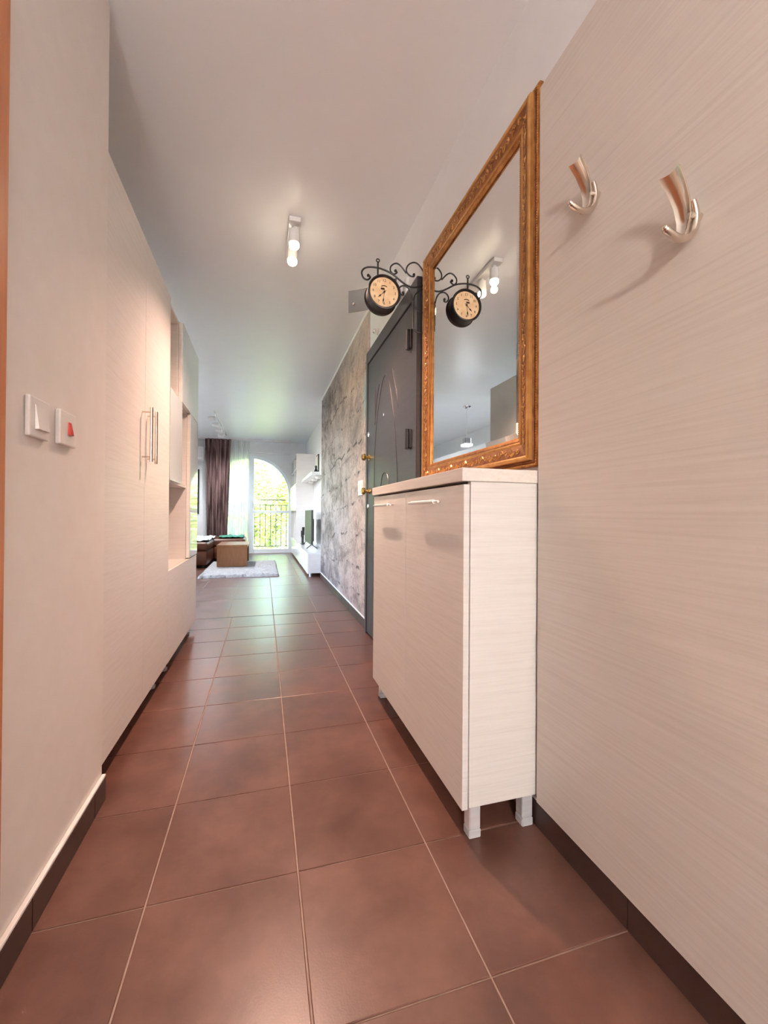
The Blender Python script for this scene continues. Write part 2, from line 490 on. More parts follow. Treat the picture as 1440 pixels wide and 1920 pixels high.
wob = math_('MULTIPLY_ADD', big.outputs['Fac'], 0.9, -0.45)
sel = math_('ADD', yv, wob)
selc = n.new('ShaderNodeClamp'); l.new(sel, selc.inputs[0])
blot = noise(mapn((1, 0.45, 0.9)).outputs[0], 5.0, 9, 0.75, 0.6)
warm = ramp(blot.outputs['Fac'], [(0.28, (0.34, 0.215, 0.165)), (0.48, (0.58, 0.405, 0.32)), (0.66, (0.68, 0.51, 0.42))])
cold = ramp(blot.outputs['Fac'], [(0.30, (0.12, 0.10, 0.10)), (0.47, (0.33, 0.29, 0.29)), (0.66, (0.47, 0.42, 0.42))])
base = mixc(warm.outputs[0], cold.outputs[0], selc.outputs[0])
# dark vertical runs
run = noise(mapn((1, 1.1, 0.8)).outputs[0], 2.2, 10, 0.80, 0.9)
rm = ramp(run.outputs['Fac'], [(0.34, (0.10, 0.08, 0.08)), (0.44, (0.55, 0.50, 0.49)), (0.50, (1, 1, 1))])
amt = math_('MULTIPLY_ADD', selc.outputs[0], 0.45, 0.50)
base = mixc(base, rm.outputs[0], amt, 'MULTIPLY')
smear = noise(mapn((1, 0.55, 1.0)).outputs[0], 2.4, 12, 0.82, 0.7)
smr = ramp(smear.outputs['Fac'], [(0.41, (0.09, 0.075, 0.075)), (0.46, (0.40, 0.36, 0.355)), (0.505, (0.92, 0.92, 0.92))])
base = mixc(base, smr.outputs[0], math_('MULTIPLY_ADD', selc.outputs[0], 0.5, 0.4), 'MULTIPLY')
# broken stone joints
wv = noise(mapn((1, 1, 1)).outputs[0], 2.2, 3, 0.5)
cbv = n.new('ShaderNodeCombineXYZ')
l.new(math_('MULTIPLY_ADD', wv.outputs['Fac'], 0.55, sp.outputs['Y']), cbv.inputs['X'])
l.new(math_('MULTIPLY_ADD', wv.outputs['Fac'], 0.22, math_('MULTIPLY_ADD', sp.outputs['Y'], 0.06, sp.outputs['Z'])), cbv.inputs['Y'])
bk = n.new('ShaderNodeTexBrick'); bk.inputs['Scale'].default_value = 1.0; bk.inputs['Brick Width'].default_value = 0.95; bk.inputs['Row Height'].default_value = 0.26
bk.inputs['Mortar Size'].default_value = 0.012; bk.inputs['Mortar Smooth'].default_value = 0.4
bk.inputs['Color1'].default_value = (1, 1, 1, 1); bk.inputs['Color2'].default_value = (1, 1, 1, 1); bk.inputs['Mortar'].default_value = (0.22, 0.17, 0.15, 1)
l.new(cbv.outputs[0], bk.inputs['Vector'])
dash = noise(mapn((1, 2.2, 2.0)).outputs[0], 2.6, 3, 0.6)
dm = ramp(dash.outputs['Fac'], [(0.50, (0, 0, 0)), (0.58, (1, 1, 1))])
base = mixc(base, bk.outputs['Color'], dm.outputs[0], 'MULTIPLY')
# fine cracks
vo = n.new('ShaderNodeTexVoronoi'); vo.feature = 'DISTANCE_TO_EDGE'; vo.inputs['Scale'].default_value = 3.0
mv = n.new('ShaderNodeVectorMath'); mv.operation = 'ADD'
wv2 = noise(mapn((1, 1, 0.6)).outputs[0], 4.0, 5, 0.7)
l.new(mapn((1, 0.5, 0.9)).outputs[0], mv.inputs[0]); l.new(wv2.outputs['Color'], mv.inputs[1]); l.new(mv.outputs[0], vo.inputs['Vector'])
ck = ramp(vo.outputs['Distance'], [(0.0, (0.30, 0.25, 0.23)), (0.035, (1, 1, 1))])
base = mixc(base, ck.outputs[0], 0.7, 'MULTIPLY')
# pale plaster towards the top by the door
zt = math_('MULTIPLY_ADD', sp.outputs['Z'], 2.2, -4.5)
topm = n.new('ShaderNodeClamp'); l.new(math_('ADD', math_('SUBTRACT', zt, math_('MULTIPLY', selc.outputs[0], 0.9)), math_('MULTIPLY', wob, 1.2)), topm.inputs[0])
pal = n.new('ShaderNodeRGB'); pal.outputs[0].default_value = (0.58, 0.52, 0.49, 1)
base = mixc(base, pal.outputs[0], math_('MULTIPLY', topm.outputs[0], 0.75))
# faded teal smear in the print
ty = math_('SUBTRACT', 1.0, math_('MULTIPLY', math_('ABSOLUTE', math_('SUBTRACT', sp.outputs['Y'], 3.16)), 11.0))
tz = math_('SUBTRACT', 1.0, math_('MULTIPLY', math_('ABSOLUTE', math_('SUBTRACT', sp.outputs['Z'], 1.80)), 5.0))
tm = n.new('ShaderNodeClamp'); l.new(math_('MULTIPLY', math_('MINIMUM', ty, tz), math_('MULTIPLY', blot.outputs['Fac'], 3.0)), tm.inputs[0])
teal = n.new('ShaderNodeRGB'); teal.outputs[0].default_value = (0.30, 0.42, 0.42, 1)
base = mixc(base, teal.outputs[0], math_('MULTIPLY', tm.outputs[0], 0.8))
l.new(base, p.inputs['Base Color'])
M['mural'] = mu

# ------------------------------------------------------------------ dimensions (metres, world origin on the floor under the camera)
CEIL = 2.445
WR = 0.760            # right hall wall
WL = -0.470           # left hall wall by the switches
WR2 = 0.895           # right living-room wall beyond the print
WFAR = 9.45
YB = -2.7             # wall behind the camera
LIVL = -2.28
THR = 3.735           # hall / living room joint
T = 0.3358

# ------------------------------------------------------------------ shell
floor = obj('floor', B().box(LIVL - 0.2, 1.1, YB - 0.1, WFAR + 0.3, -0.15, -0.0025), M['grout'], kind='structure', label='brown stone-look tiled floor of hall and living room')
obj('ceiling', B().box(LIVL - 0.2, 1.1, YB - 0.1, WFAR + 0.3, CEIL, CEIL + 0.2), M['ceiling'], kind='structure', label='smooth pale ceiling')


def tile_bm(x0, x1, y0, y1, g=0.0019, ch=0.0016):
    b = B()
    def ring(i, z):
        return [b.bm.verts.new((x, y, z)) for x, y in ((x0 + g + i, y0 + g + i), (x1 - g - i, y0 + g + i), (x1 - g - i, y1 - g - i), (x0 + g + i, y1 - g - i))]
    R = [ring(0, -0.006), ring(0, -ch * 0.6), ring(ch, 0.0)]
    for A, C in zip(R, R[1:]):
        for k in range(4):
            b.bm.faces.new((A[k], A[(k + 1) % 4], C[(k + 1) % 4], C[k]))
    b.bm.faces.new(R[-1])
    return b


def lay(xs, ys):
    proto = {}
    for xa, xb in zip(xs, xs[1:]):
        for ya, yb in zip(ys, ys[1:]):
            if xb - xa < 0.01 or yb - ya < 0.01:
                continue
            key = (round(xb - xa, 3), round(yb - ya, 3))
            if key not in proto:
                o = obj('floor_tile', tile_bm(0, xb - xa, 0, yb - ya), M['tile'], loc=(0, 0, 0))
                o.parent = floor
                o.location = Vector((xa, ya, 0)) - LOC[floor.name]
                proto[key] = o
            else:
                clone(proto[key], floor, (xa, ya, 0))


hx = [0.0883 + k * T for k in (-2, -1, 0, 1, 2)]
hx[-1] = WR
hy = [1.0428 + k * T for k in range(-8, 8)] + [THR - 0.005]
lay([-0.62] + hx[1:], hy)
TL = 0.379
lx = [LIVL] + [0.0883 + k * TL for k in range(-6, 3)] + [WR2]
ly = [THR + 0.004] + [THR + 0.758 * k for k in range(1, 8)] + [WFAR]
lay(lx, ly)
obj('trim_1', B().box(-0.5, WR - 0.001, THR - 0.0065, THR + 0.0065, -0.004, 0.0012, 0.0008), M['threshold'], kind='structure', label='thin dark joint strip between hall and living room floors')

# right hall wall and the print on its far half
obj('wall_right', B().box(WR, WR + 0.12, YB, 5.72, -0.002, CEIL), M['plaster'], kind='structure', label='pale right-hand hall wall')
obj('wall_print', B().box(WR - 0.004, WR - 0.0002, 3.035, 5.719, 0.085, CEIL - 0.022), M['mural'],
    label='photo wallpaper of old cracked stone wall beyond the dark door', cat='wallpaper')
obj('trim_2', B().box(WR - 0.012, WR - 0.0002, 3.035, 5.719, CEIL - 0.021, CEIL - 0.0005, 0.002), M['trim_white'], kind='structure', label='white cove strip above the stone print')
obj('wall_right_far', B().box(WR2, WR2 + 0.12, 5.60, WFAR, -0.002, CEIL), M['plaster'], kind='structure', label='white living room wall behind the television')
obj('wall_left', B().box(WL - 0.15, WL, 0.926, 1.466, -0.002, CEIL), M['wall_cream'], kind='structure', label='cream wall pier with the light switches')
obj('wall_left_lintel', B().box(WL - 0.15, WL, 0.0, 0.954, 2.12, CEIL).box(WL - 0.15, WL, YB, -0.001, -0.002, CEIL), M['wall_cream'], kind='structure', label='cream wall over and behind the side door')
obj('wall_back', B().box(WL - 0.15, WR + 0.12, YB - 0.12, YB - 0.001, -0.002, CEIL), M['wall_cream'], kind='structure', label='hall end wall behind the camera')
obj('wall_recess', B().box(-1.12, -1.04, 1.467, 3.38, -0.002, CEIL).box(-1.12, WL - 0.1505, 1.40, 1.4655, -0.002, CEIL), M['plaster'], kind='structure', label='wall behind the built-in wardrobe')
obj('wall_kitchen', B().box(LIVL - 0.12, -1.121, 3.28, 3.379, -0.002, CEIL), M['plaster'], kind='structure', label='living room wall beside the wardrobe back')
VY0, VY1, VZ0, VZ1 = 3.70, 6.20, 0.50, 2.28  # opening for the added side window
obj('wall_left_far', B().box(LIVL - 0.12, LIVL, 3.38, VY0, -0.002, CEIL).box(LIVL - 0.12, LIVL, VY1, WFAR, -0.002, CEIL).box(LIVL - 0.12, LIVL, VY0, VY1, -0.002, VZ0).box(LIVL - 0.12, LIVL, VY0, VY1, VZ1, CEIL), M['plaster'], kind='structure', label='far left living room wall')

# far wall with the arched balcony opening
AC_X, AC_Z, AR = -0.270, 1.275, 0.865
arch = [(AC_X + AR * math.cos(a), AC_Z + AR * math.sin(a)) for a in [math.pi * k / 40 for k in range(41)]]
b = B()
b.box(LIVL - 0.12, AC_X - AR, WFAR, WFAR + 0.28, -0.002, CEIL)
b.box(AC_X + AR, WR2 + 0.12, WFAR, WFAR + 0.28, -0.002, CEIL)
for (xa, za), (xb, zb) in zip(arch, arch[1:]):
    b.prism([(xb, zb), (xa, za), (xa, CEIL), (xb, CEIL)], 'Y', WFAR, WFAR + 0.28)
bmesh.ops.remove_doubles(b.bm, verts=b.bm.verts, dist=1e-5)
obj('wall_far', b, M['plaster'], kind='structure', label='far wall with arched balcony opening')

# skirtings: tile strips; the pale top strip puts lit edge and reflection into colour
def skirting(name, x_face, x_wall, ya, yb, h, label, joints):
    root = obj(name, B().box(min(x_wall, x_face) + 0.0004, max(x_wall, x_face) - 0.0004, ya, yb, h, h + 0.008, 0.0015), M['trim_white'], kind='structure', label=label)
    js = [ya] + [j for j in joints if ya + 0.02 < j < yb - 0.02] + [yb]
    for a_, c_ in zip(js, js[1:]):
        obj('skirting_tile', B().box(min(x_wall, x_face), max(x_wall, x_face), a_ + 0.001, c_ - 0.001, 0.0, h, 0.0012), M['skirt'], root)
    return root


rows = [1.0428 + k * T for k in range(-9, 9)]
skirting('baseboard_left', WL + 0.012, WL + 0.0002, 0.9275, 1.466, 0.070, 'brown tile skirting with a pale strip for its lit top under the light switches', rows)
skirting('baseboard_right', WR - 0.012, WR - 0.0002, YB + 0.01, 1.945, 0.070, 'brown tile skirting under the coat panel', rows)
skirting('baseboard_print', WR - 0.012, WR - 0.0002, 3.04, 5.715, 0.072, 'brown tile skirting with a white strip for its bright top reflection below the stone print', rows + [4.08, 4.42, 4.76, 5.1, 5.43])

# ------------------------------------------------------------------ side door casing at the left edge
d1 = obj('door_1', B().box(WL - 0.14, WL - 0.105, 0.055, 0.848, 0.006, 2.06, 0.002), M['orange_wood'], kind='structure', label='orange-brown wooden side door at the left edge')
obj('door_casing', B().box(WL - 0.149, WL + 0.0155, 0.850, 0.925, 0.0, 2.12, 0.003), M['orange_wood'], d1)
obj('door_casing', B().box(WL - 0.149, WL + 0.0155, 0.001, 0.058, 0.0, 2.12, 0.003), M['orange_wood'], d1)
obj('door_casing', B().box(WL - 0.149, WL + 0.0155, 0.0585, 0.8495, 2.062, 2.119, 0.003), M['orange_wood'], d1)
obj('door_handle', B().tube([(WL - 0.104, 0.12, 1.0), (WL - 0.06, 0.12, 1.0), (WL - 0.055, 0.20, 1.0), (WL - 0.055, 0.24, 1.0)], 0.009), M['nickel'], d1, smooth=True)

# ------------------------------------------------------------------ coat panel on the right
PX = 0.738
coat = obj('coat_rack_panel', B().box(PX, WR - 0.0005, -0.42, 1.000, 0.0785, 2.085, 0.0015), M['wood_panel'],
           label='tall pale wood-grain wall panel carrying the coat hooks', cat='wall panel')


def coat_hook(y, z, label):
    root = thing('coat_hook', (PX, y, z), label, 'coat hook', 'coat hooks on the pale panel')
    # wide curved tongue leaning out at the top
    prof = [(0.030, -0.062, 0.0060), (0.020, -0.046, 0.0095), (0.0165, -0.022, 0.0125), (0.021, 0.004, 0.0145), (0.033, 0.030, 0.0165), (0.051, 0.055, 0.0185)]
    rows_f, rows_b = [], []
    for s, zz, w in prof:
        rf, rb = [], []
        for k in range(-4, 5):
            t = k / 4
            dep = 0.007 * (t * t)             # concave face
            rf.append((PX - s - dep, y + 0.010 + t * w, z + zz + 0.004 * (1 - t * t) * 0))
            rb.append((PX - s - dep + 0.0042, y + 0.010 + t * w * 1.02, z + zz - 0.001))
        rows_f.append(rf)
        rows_b.append(rb[::-1])
    b = B()
    b.grid([a + c for a, c in zip(rows_f, rows_b)], close_u=True)
    b.bm.verts.ensure_lookup_table()
    nn = 18
    b.bm.faces.new([b.bm.verts[i] for i in range(nn)][::-1])
    tot = len(b.bm.verts)
    b.bm.faces.new([b.bm.verts[i] for i in range(tot - nn, tot)])
    obj('tongue', b, M['nickel'], root, smooth=True)
    pts = [(0.016, 0.004), (0.0115, -0.012), (0.010, -0.030), (0.0145, -0.049), (0.026, -0.062), (0.042, -0.0680), (0.058, -0.0675), (0.073, -0.0620), (0.080, -0.0580)]
    sm = []
    for i in range(len(pts) - 1):
        for k in range(3):
            t = k / 3
            p0 = pts[max(i - 1, 0)]; p1 = pts[i]; p2 = pts[i + 1]; p3 = pts[min(i + 2, len(pts) - 1)]
            sm.append(tuple(0.5 * (2 * p1[j] + (p2[j] - p0[j]) * t + (2 * p0[j] - 5 * p1[j] + 4 * p2[j] - p3[j]) * t * t + (3 * p1[j] - p0[j] - 3 * p2[j] + p3[j]) * t ** 3) for j in (0, 1)))
    sm.append(pts[-1])
    rad = [0.0045 + 0.0018 * min(1, i / 4) for i in range(len(sm))]
    rad[-1] = 0.0050
    b = B().tube([(PX - s, y - 0.003, z + zz) for s, zz in sm], rad, 12)
    b.sphere((PX - sm[-1][0], y - 0.003, z + sm[-1][1]), 0.0056, 10, 8)
    obj('peg', b, M['nickel'], root, smooth=True)
    obj('mount', B().lathe((PX, y, z - 0.022), [(0.0085, -0.0002), (0.0085, -0.010), (0.006, -0.022)], 'X', 14), M['nickel'], root, smooth=True)
    return root


coat_hook(0.785, 1.643, 'curved satin metal coat hook higher on the panel, nearer the mirror')
coat_hook(0.553, 1.432, 'curved satin metal coat hook lower on the panel, at the right edge')

# ------------------------------------------------------------------ shoe cabinet
CX0, CY0, CY1, CZ0, CZ1 = 0.515, 1.010, 1.955, 0.092, 1.006
cab = thing('shoe_cabinet', ((CX0 + WR) / 2, (CY0 + CY1) / 2, 0), 'slim pale wood shoe cabinet with two bar-handled doors below the gilt mirror', 'cabinet')
BX0 = CX0 + 0.020
CXB = WR - 0.014
b = B().box(BX0, CXB, CY0, CY0 + 0.018, CZ0, CZ1 - 0.0362, 0.001)
obj('side_panel', b, M['wood'], cab)
obj('side_panel', B().box(BX0, CXB, CY1 - 0.018, CY1, CZ0, CZ1 - 0.0362, 0.001), M['wood'], cab)
obj('carcass', B().box(BX0 + 0.002, CXB - 0.002, CY0 + 0.0185, CY1 - 0.0185, CZ0 + 0.001, CZ0 + 0.019).box(CXB - 0.010, CXB - 0.002, CY0 + 0.0185, CY1 - 0.0185, CZ0 + 0.02, CZ1 - 0.037)
    .box(BX0 + 0.004, CXB - 0.0105, CY0 + 0.0185, CY1 - 0.0185, 0.5, 0.518).box(BX0 + 0.004, CXB - 0.0105, (CY0 + CY1) / 2 - 0.009, (CY0 + CY1) / 2 + 0.009, CZ0 + 0.02, 0.499), M['wood_dark_in'], cab)
obj('cabinet_top', B().box(CX0 - 0.008, WR - 0.001, CY0 - 0.006, CY1 + 0.006, CZ1 - 0.036, CZ1, 0.0015), M['wood_top'], cab)
mid = (CY0 + CY1) / 2
for ya, yb in ((CY0 + 0.0005, mid - 0.0015), (mid + 0.0015, CY1 - 0.0005)):
    dr = obj('door', B().box(CX0, CX0 + 0.0175, ya, yb, CZ0 - 0.004, CZ1 - 0.044, 0.001), M['wood'], cab)
    yc, zh = (ya + yb) / 2 - 0.005, 0.918
    h = B().tube([(CX0 - 0.030, yc - 0.098, zh), (CX0 - 0.030, yc + 0.098, zh)], 0.0062, 12)
    h.tube([(CX0 - 0.030, yc - 0.128, zh), (CX0 - 0.030, yc + 0.128, zh)], 0.0040, 10)
    obj('handle', h, M['steel'], dr, smooth=True)
    for s in (-1, 1):
        obj('handle_post', B().tube([(CX0 - 0.0255, yc + s * 0.075, zh), (CX0 + 0.0005, yc + s * 0.075, zh)], 0.0032, 8), M['chrome'], dr, smooth=True)


def leg(parent, x, y, h, w=0.034):
    lg = obj('leg', B().box(x - w / 2, x + w / 2, y - w / 2, y + w / 2, 0.024, h, 0.003), M['alu'], parent)
    obj('foot', B().box(x - w / 2 - 0.001, x + w / 2 + 0.001, y - w / 2 - 0.001, y + w / 2 + 0.001, 0.0002, 0.0236, 0.003), M['plastic_grey'], lg)


for x in (BX0 + 0.024, CXB - 0.022):
    for y in (CY0 + 0.026, CY1 - 0.026):
        leg(cab, x, y, CZ0)

# ------------------------------------------------------------------ gilt mirror
MY0, MY1, MZ0, MZ1 = 1.012, 1.893, 1.020, 2.122
mir = thing('wall_mirror', (WR, (MY0 + MY1) / 2, MZ0), 'large mirror in an ornate carved gilt frame above the shoe cabinet', 'mirror')


def sweep(prof, m, name):
    """mitred moulding round the mirror; prof: (inset from the outer edge, stand-off from the wall)"""
    b = B()
    rings = []
    for ins, d in prof:
        x = WR - 0.0005 - d
        rings.append([(x, MY0 + ins, MZ0 + ins), (x, MY1 - ins, MZ0 + ins), (x, MY1 - ins, MZ1 - ins), (x, MY0 + ins, MZ1 - ins)])
    b.grid(rings, close_u=True)
    return obj(name, b, m, mir)


sweep([(0.0, 0.0), (0.0, 0.011), (0.003, 0.0145), (0.0075, 0.0155), (0.012, 0.0135), (0.0145, 0.0105)], M['gold'], 'outer_moulding')
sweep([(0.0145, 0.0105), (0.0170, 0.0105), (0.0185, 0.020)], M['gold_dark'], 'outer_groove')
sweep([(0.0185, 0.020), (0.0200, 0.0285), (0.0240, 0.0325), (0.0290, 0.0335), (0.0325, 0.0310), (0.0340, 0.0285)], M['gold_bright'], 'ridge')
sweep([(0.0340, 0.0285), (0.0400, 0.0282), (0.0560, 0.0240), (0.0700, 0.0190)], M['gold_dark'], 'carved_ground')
sweep([(0.0700, 0.0190), (0.0720, 0.0205), (0.0755, 0.0215), (0.0790, 0.0200), (0.0810, 0.0170)], M['gold_bright'], 'inner_ridge')
sweep([(0.0810, 0.0170), (0.0850, 0.0175), (0.0900, 0.0155), (0.0960, 0.0120), (0.0965, 0.0085)], M['gold'], 'inner_moulding')

# carved scrolls and leaves in relief along each side (one carved piece per side)
def spiral(t0, sgn):
    pts = []
    for i in range(15):
        a = i / 14 * 2.1 * math.pi
        r = 0.0095 * (1 - i / 14 * 0.78)
        pts.append((t0 + sgn * r * math.cos(a), r * math.sin(a) * sgn))
    return pts


def carve_side(o0, along, inw, length):
    """o0: mitre corner of the outer edge; along / inw: unit vectors; carved band sits 34-70 mm inside"""
    b = B()
    k = max(4, int(round((length - 0.12) / 0.062)))
    step = (length - 0.12) / k

    def P(t, w, h=0.0):
        ins = 0.052 + w
        d = 0.0285 - (ins - 0.034) * 0.26 + h
        return Vector(o0) + Vector(along) * t + Vector(inw) * ins + Vector((-1, 0, 0)) * (d + 0.0005)

    for i in range(k):
        t0 = 0.06 + (i + 0.5) * step
        sg = 1 if i % 2 else -1
        pts = spiral(t0 - 0.012, sg)
        b.tube([P(t, w, 0.0012) for t, w in pts], [0.0030 - 0.0012 * q / 14 for q in range(15)], 5)
        b.sphere(P(t0 - 0.012, 0, 0.001), 0.0028, 6, 4)
        # acanthus stem and leaflets
        st = [P(t0 + 0.002 + 0.024 * q, sg * 0.012 * math.sin(q * 2.6), 0.001) for q in (0, 0.33, 0.66, 1.0)]
        b.tube(st, [0.0032, 0.0030, 0.0024, 0.0012], 5)
        for q, ww in ((0.15, 0.010), (0.5, -0.009), (0.85, 0.009)):
            t1 = t0 + 0.006 + 0.024 * q
            b.tube([P(t1, 0.0, 0.001), P(t1 + 0.005, sg * ww * 0.6, 0.003), P(t1 + 0.012, sg * ww * 1.25, 0.0)], [0.0030, 0.0030, 0.0008], 5)
    return b


sides = [((WR, MY0, MZ0), (0, 0, 1), (0, 1, 0), MZ1 - MZ0), ((WR, MY1, MZ0), (0, 0, 1), (0, -1, 0), MZ1 - MZ0),
         ((WR, MY0, MZ0), (0, 1, 0), (0, 0, 1), MY1 - MY0), ((WR, MY0, MZ1), (0, 1, 0), (0, 0, -1), MY1 - MY0)]
for o0, al, iw, ln in sides:
    obj('carving', carve_side(o0, al, iw, ln), M['gold_bright'], mir, smooth=True)

# bead rows along the outer rim and the sight edge
def beads(ins, d, r, step):
    b = B()
    for o0, al, iw, ln in sides:
        nb = int((ln - 2 * ins) / step)
        for i in range(nb):
            q = Vector(o0) + Vector(al) * (ins + (i + 0.5) * (ln - 2 * ins) / nb) + Vector(iw) * ins + Vector((-d - 0.0005, 0, 0))
            s0 = len(b.bm.verts)
            vs = [b.bm.verts.new(q + Vector((-r, 0, 0)))] + [b.bm.verts.new(q + r * (Vector(al) * math.cos(a) + Vector(iw) * math.sin(a))) for a in (0, 1.257, 2.513, 3.77, 5.027)]
            for kk in range(5):
                b.bm.faces.new((vs[0], vs[1 + kk], vs[1 + (kk + 1) % 5]))
    return b


obj('bead_row', beads(0.0075, 0.0150, 0.0032, 0.0075), M['gold_bright'], mir, smooth=True, kind='stuff')
obj('bead_row', beads(0.0930, 0.0135, 0.0026, 0.0065), M['gold_bright'], mir, smooth=True, kind='stuff')
# bevelled glass
gi = 0.094
GX = WR - 0.0075
b = B()
oy0, oy1, oz0, oz1 = MY0 + gi, MY1 - gi, MZ0 + gi, MZ1 - gi
bw = 0.020
rings = [[(GX, oy0, oz0), (GX, oy1, oz0), (GX, oy1, oz1), (GX, oy0, oz1)], [(GX - 0.0016, oy0 + bw, oz0 + bw), (GX - 0.0016, oy1 - bw, oz0 + bw), (GX - 0.0016, oy1 - bw, oz1 - bw), (GX - 0.0016, oy0 + bw, oz1 - bw)]]
b.grid(rings, close_u=True)
b.bm.verts.ensure_lookup_table()
b.bm.faces.new([b.bm.verts[i] for i in (4, 5, 6, 7)])
obj('mirror_glass', b, M['mirror'], mir)
obj('backing', B().box(WR - 0.006, WR - 0.0008, MY0 + 0.06, MY1 - 0.06, MZ0 + 0.06, MZ1 - 0.06), M['gold_dark'], mir)

# ------------------------------------------------------------------ station clock on a scrolled bracket
KY = 1.911
clock = thing('wall_clock', (WR, KY, 1.77), 'round double-sided station clock on black scrolled iron bracket beside the mirror', 'clock')


def spline(pts, k=5):
    out = []
    for i in range(len(pts) - 1):
        p0 = pts[max(i - 1, 0)]; p1 = pts[i]; p2 = pts[i + 1]; p3 = pts[min(i + 2, len(pts) - 1)]
        for q in range(k):
            t = q / k
            out.append(tuple(0.5 * (2 * p1[j] + (p2[j] - p0[j]) * t + (2 * p0[j] - 5 * p1[j] + 4 * p2[j] - p3[j]) * t * t + (3 * p1[j] - p0[j] - 3 * p2[j] + p3[j]) * t ** 3) for j in range(len(p1))))
    out.append(pts[-1])
    return out


scr = {
    'main_scroll': [(0.467, 2.011), (0.477, 2.004), (0.463, 1.99), (0.444, 1.996), (0.435, 2.018), (0.444, 2.038), (0.468, 2.051), (0.512, 2.055), (0.556, 2.048), (0.589, 2.036), (0.623, 2.015), (0.658, 1.996), (0.692, 1.99), (0.730, 2.001), (0.748, 2.012)],
    'scroll': [(0.602, 2.056), (0.61, 2.049), (0.592, 2.038), (0.577, 2.051), (0.578, 2.072), (0.595, 2.089), (0.614, 2.092), (0.634, 2.079), (0.657, 2.053)],
    'scroll.a': [(0.697, 2.053), (0.697, 2.044), (0.677, 2.044), (0.659, 2.061), (0.66, 2.083), (0.674, 2.102), (0.697, 2.113), (0.72, 2.107), (0.741, 2.084), (0.748, 2.07)],
    'scroll.b': [(0.642, 1.956), (0.645, 1.947), (0.632, 1.945), (0.62, 1.961), (0.626, 1.981), (0.646, 1.991), (0.669, 1.982), (0.684, 1.96), (0.691, 1.934), (0.695, 1.924)],
    'scroll.c': [(0.748, 1.992), (0.727, 1.98), (0.704, 1.955), (0.697, 1.921), (0.703, 1.892), (0.725, 1.878), (0.748, 1.872)],
}
for k_, pts in scr.items():
    b = B().tube([(x, KY, z) for x, z in spline(pts)], 0.0042 if k_ == 'main_scroll' else 0.0036, 8)
    if k_ != 'scroll.c':
        b.sphere((pts[0][0], KY, pts[0][1]), 0.0072, 10, 8)
    obj(k_.split('.')[0], b, M['iron'], clock, smooth=True)
obj('bracket_bar', B().tube([(0.695, KY, 1.934), (0.6955, KY, 1.79), (0.712, KY, 1.775), (0.748, KY, 1.773)], 0.0042, 8), M['iron'], clock, smooth=True)
obj('wall_plate', B().box(0.747, WR - 0.0005, KY - 0.011, KY + 0.011, 1.755, 2.125, 0.002), M['iron'], clock)
b = B().tube([(0.514, KY, 2.083), (0.514, KY, 1.985)], 0.0042, 8)
b.tube([(0.514 + 0.0075 * math.cos(a), KY, 2.0905 + 0.0075 * math.sin(a)) for a in [2 * math.pi * q / 14 for q in range(14)]], 0.0028, 6, closed=True)
obj('hanger', b, M['iron'], clock, smooth=True)
KX, KZ, KR, KD = 0.537, 1.926, 0.079, 0.041
obj('drum', B().lathe((KX, KY, KZ), [(KR - 0.010, -KD + 0.008), (KR - 0.003, -KD), (KR + 0.001, -KD + 0.001), (KR + 0.002, -KD + 0.008), (KR - 0.004, -KD + 0.014), (KR - 0.006, 0.0), (KR - 0.004, KD - 0.014), (KR + 0.002, KD - 0.008), (KR + 0.001, KD - 0.001), (KR - 0.003, KD), (KR - 0.010, KD - 0.008)], 'Y', 48, cap=False), M['iron'], clock, smooth=True)


def text_mesh(body, size, x, y, z, flip=1):
    cu_ = bpy.data.curves.new('tmp_text', 'FONT')
    cu_.body = body; cu_.size = size; cu_.align_x = 'CENTER'; cu_.align_y = 'CENTER'; cu_.extrude = 0.0003
    cu_.resolution_u = 3
    o = bpy.data.objects.new('tmp_text', cu_)
    COL.objects.link(o)
    dg = bpy.context.evaluated_depsgraph_get()
    me = bpy.data.meshes.new_from_object(o.evaluated_get(dg))
    bm = bmesh.new(); bm.from_mesh(me)
    for v in bm.verts:
        v.co = Vector((x + flip * v.co.x, y - flip * v.co.z, z + v.co.y))
    bpy.data.objects.remove(o); bpy.data.curves.remove(cu_); bpy.data.meshes.remove(me)
    return bm


def add_bm(dst, src):
    mp_ = {}
    for v in src.verts:
        mp_[v] = dst.bm.verts.new(v.co)
    for f in src.faces:
        try:
            dst.bm.faces.new([mp_[v] for v in f.verts])
        except ValueError:
            pass
    src.free()


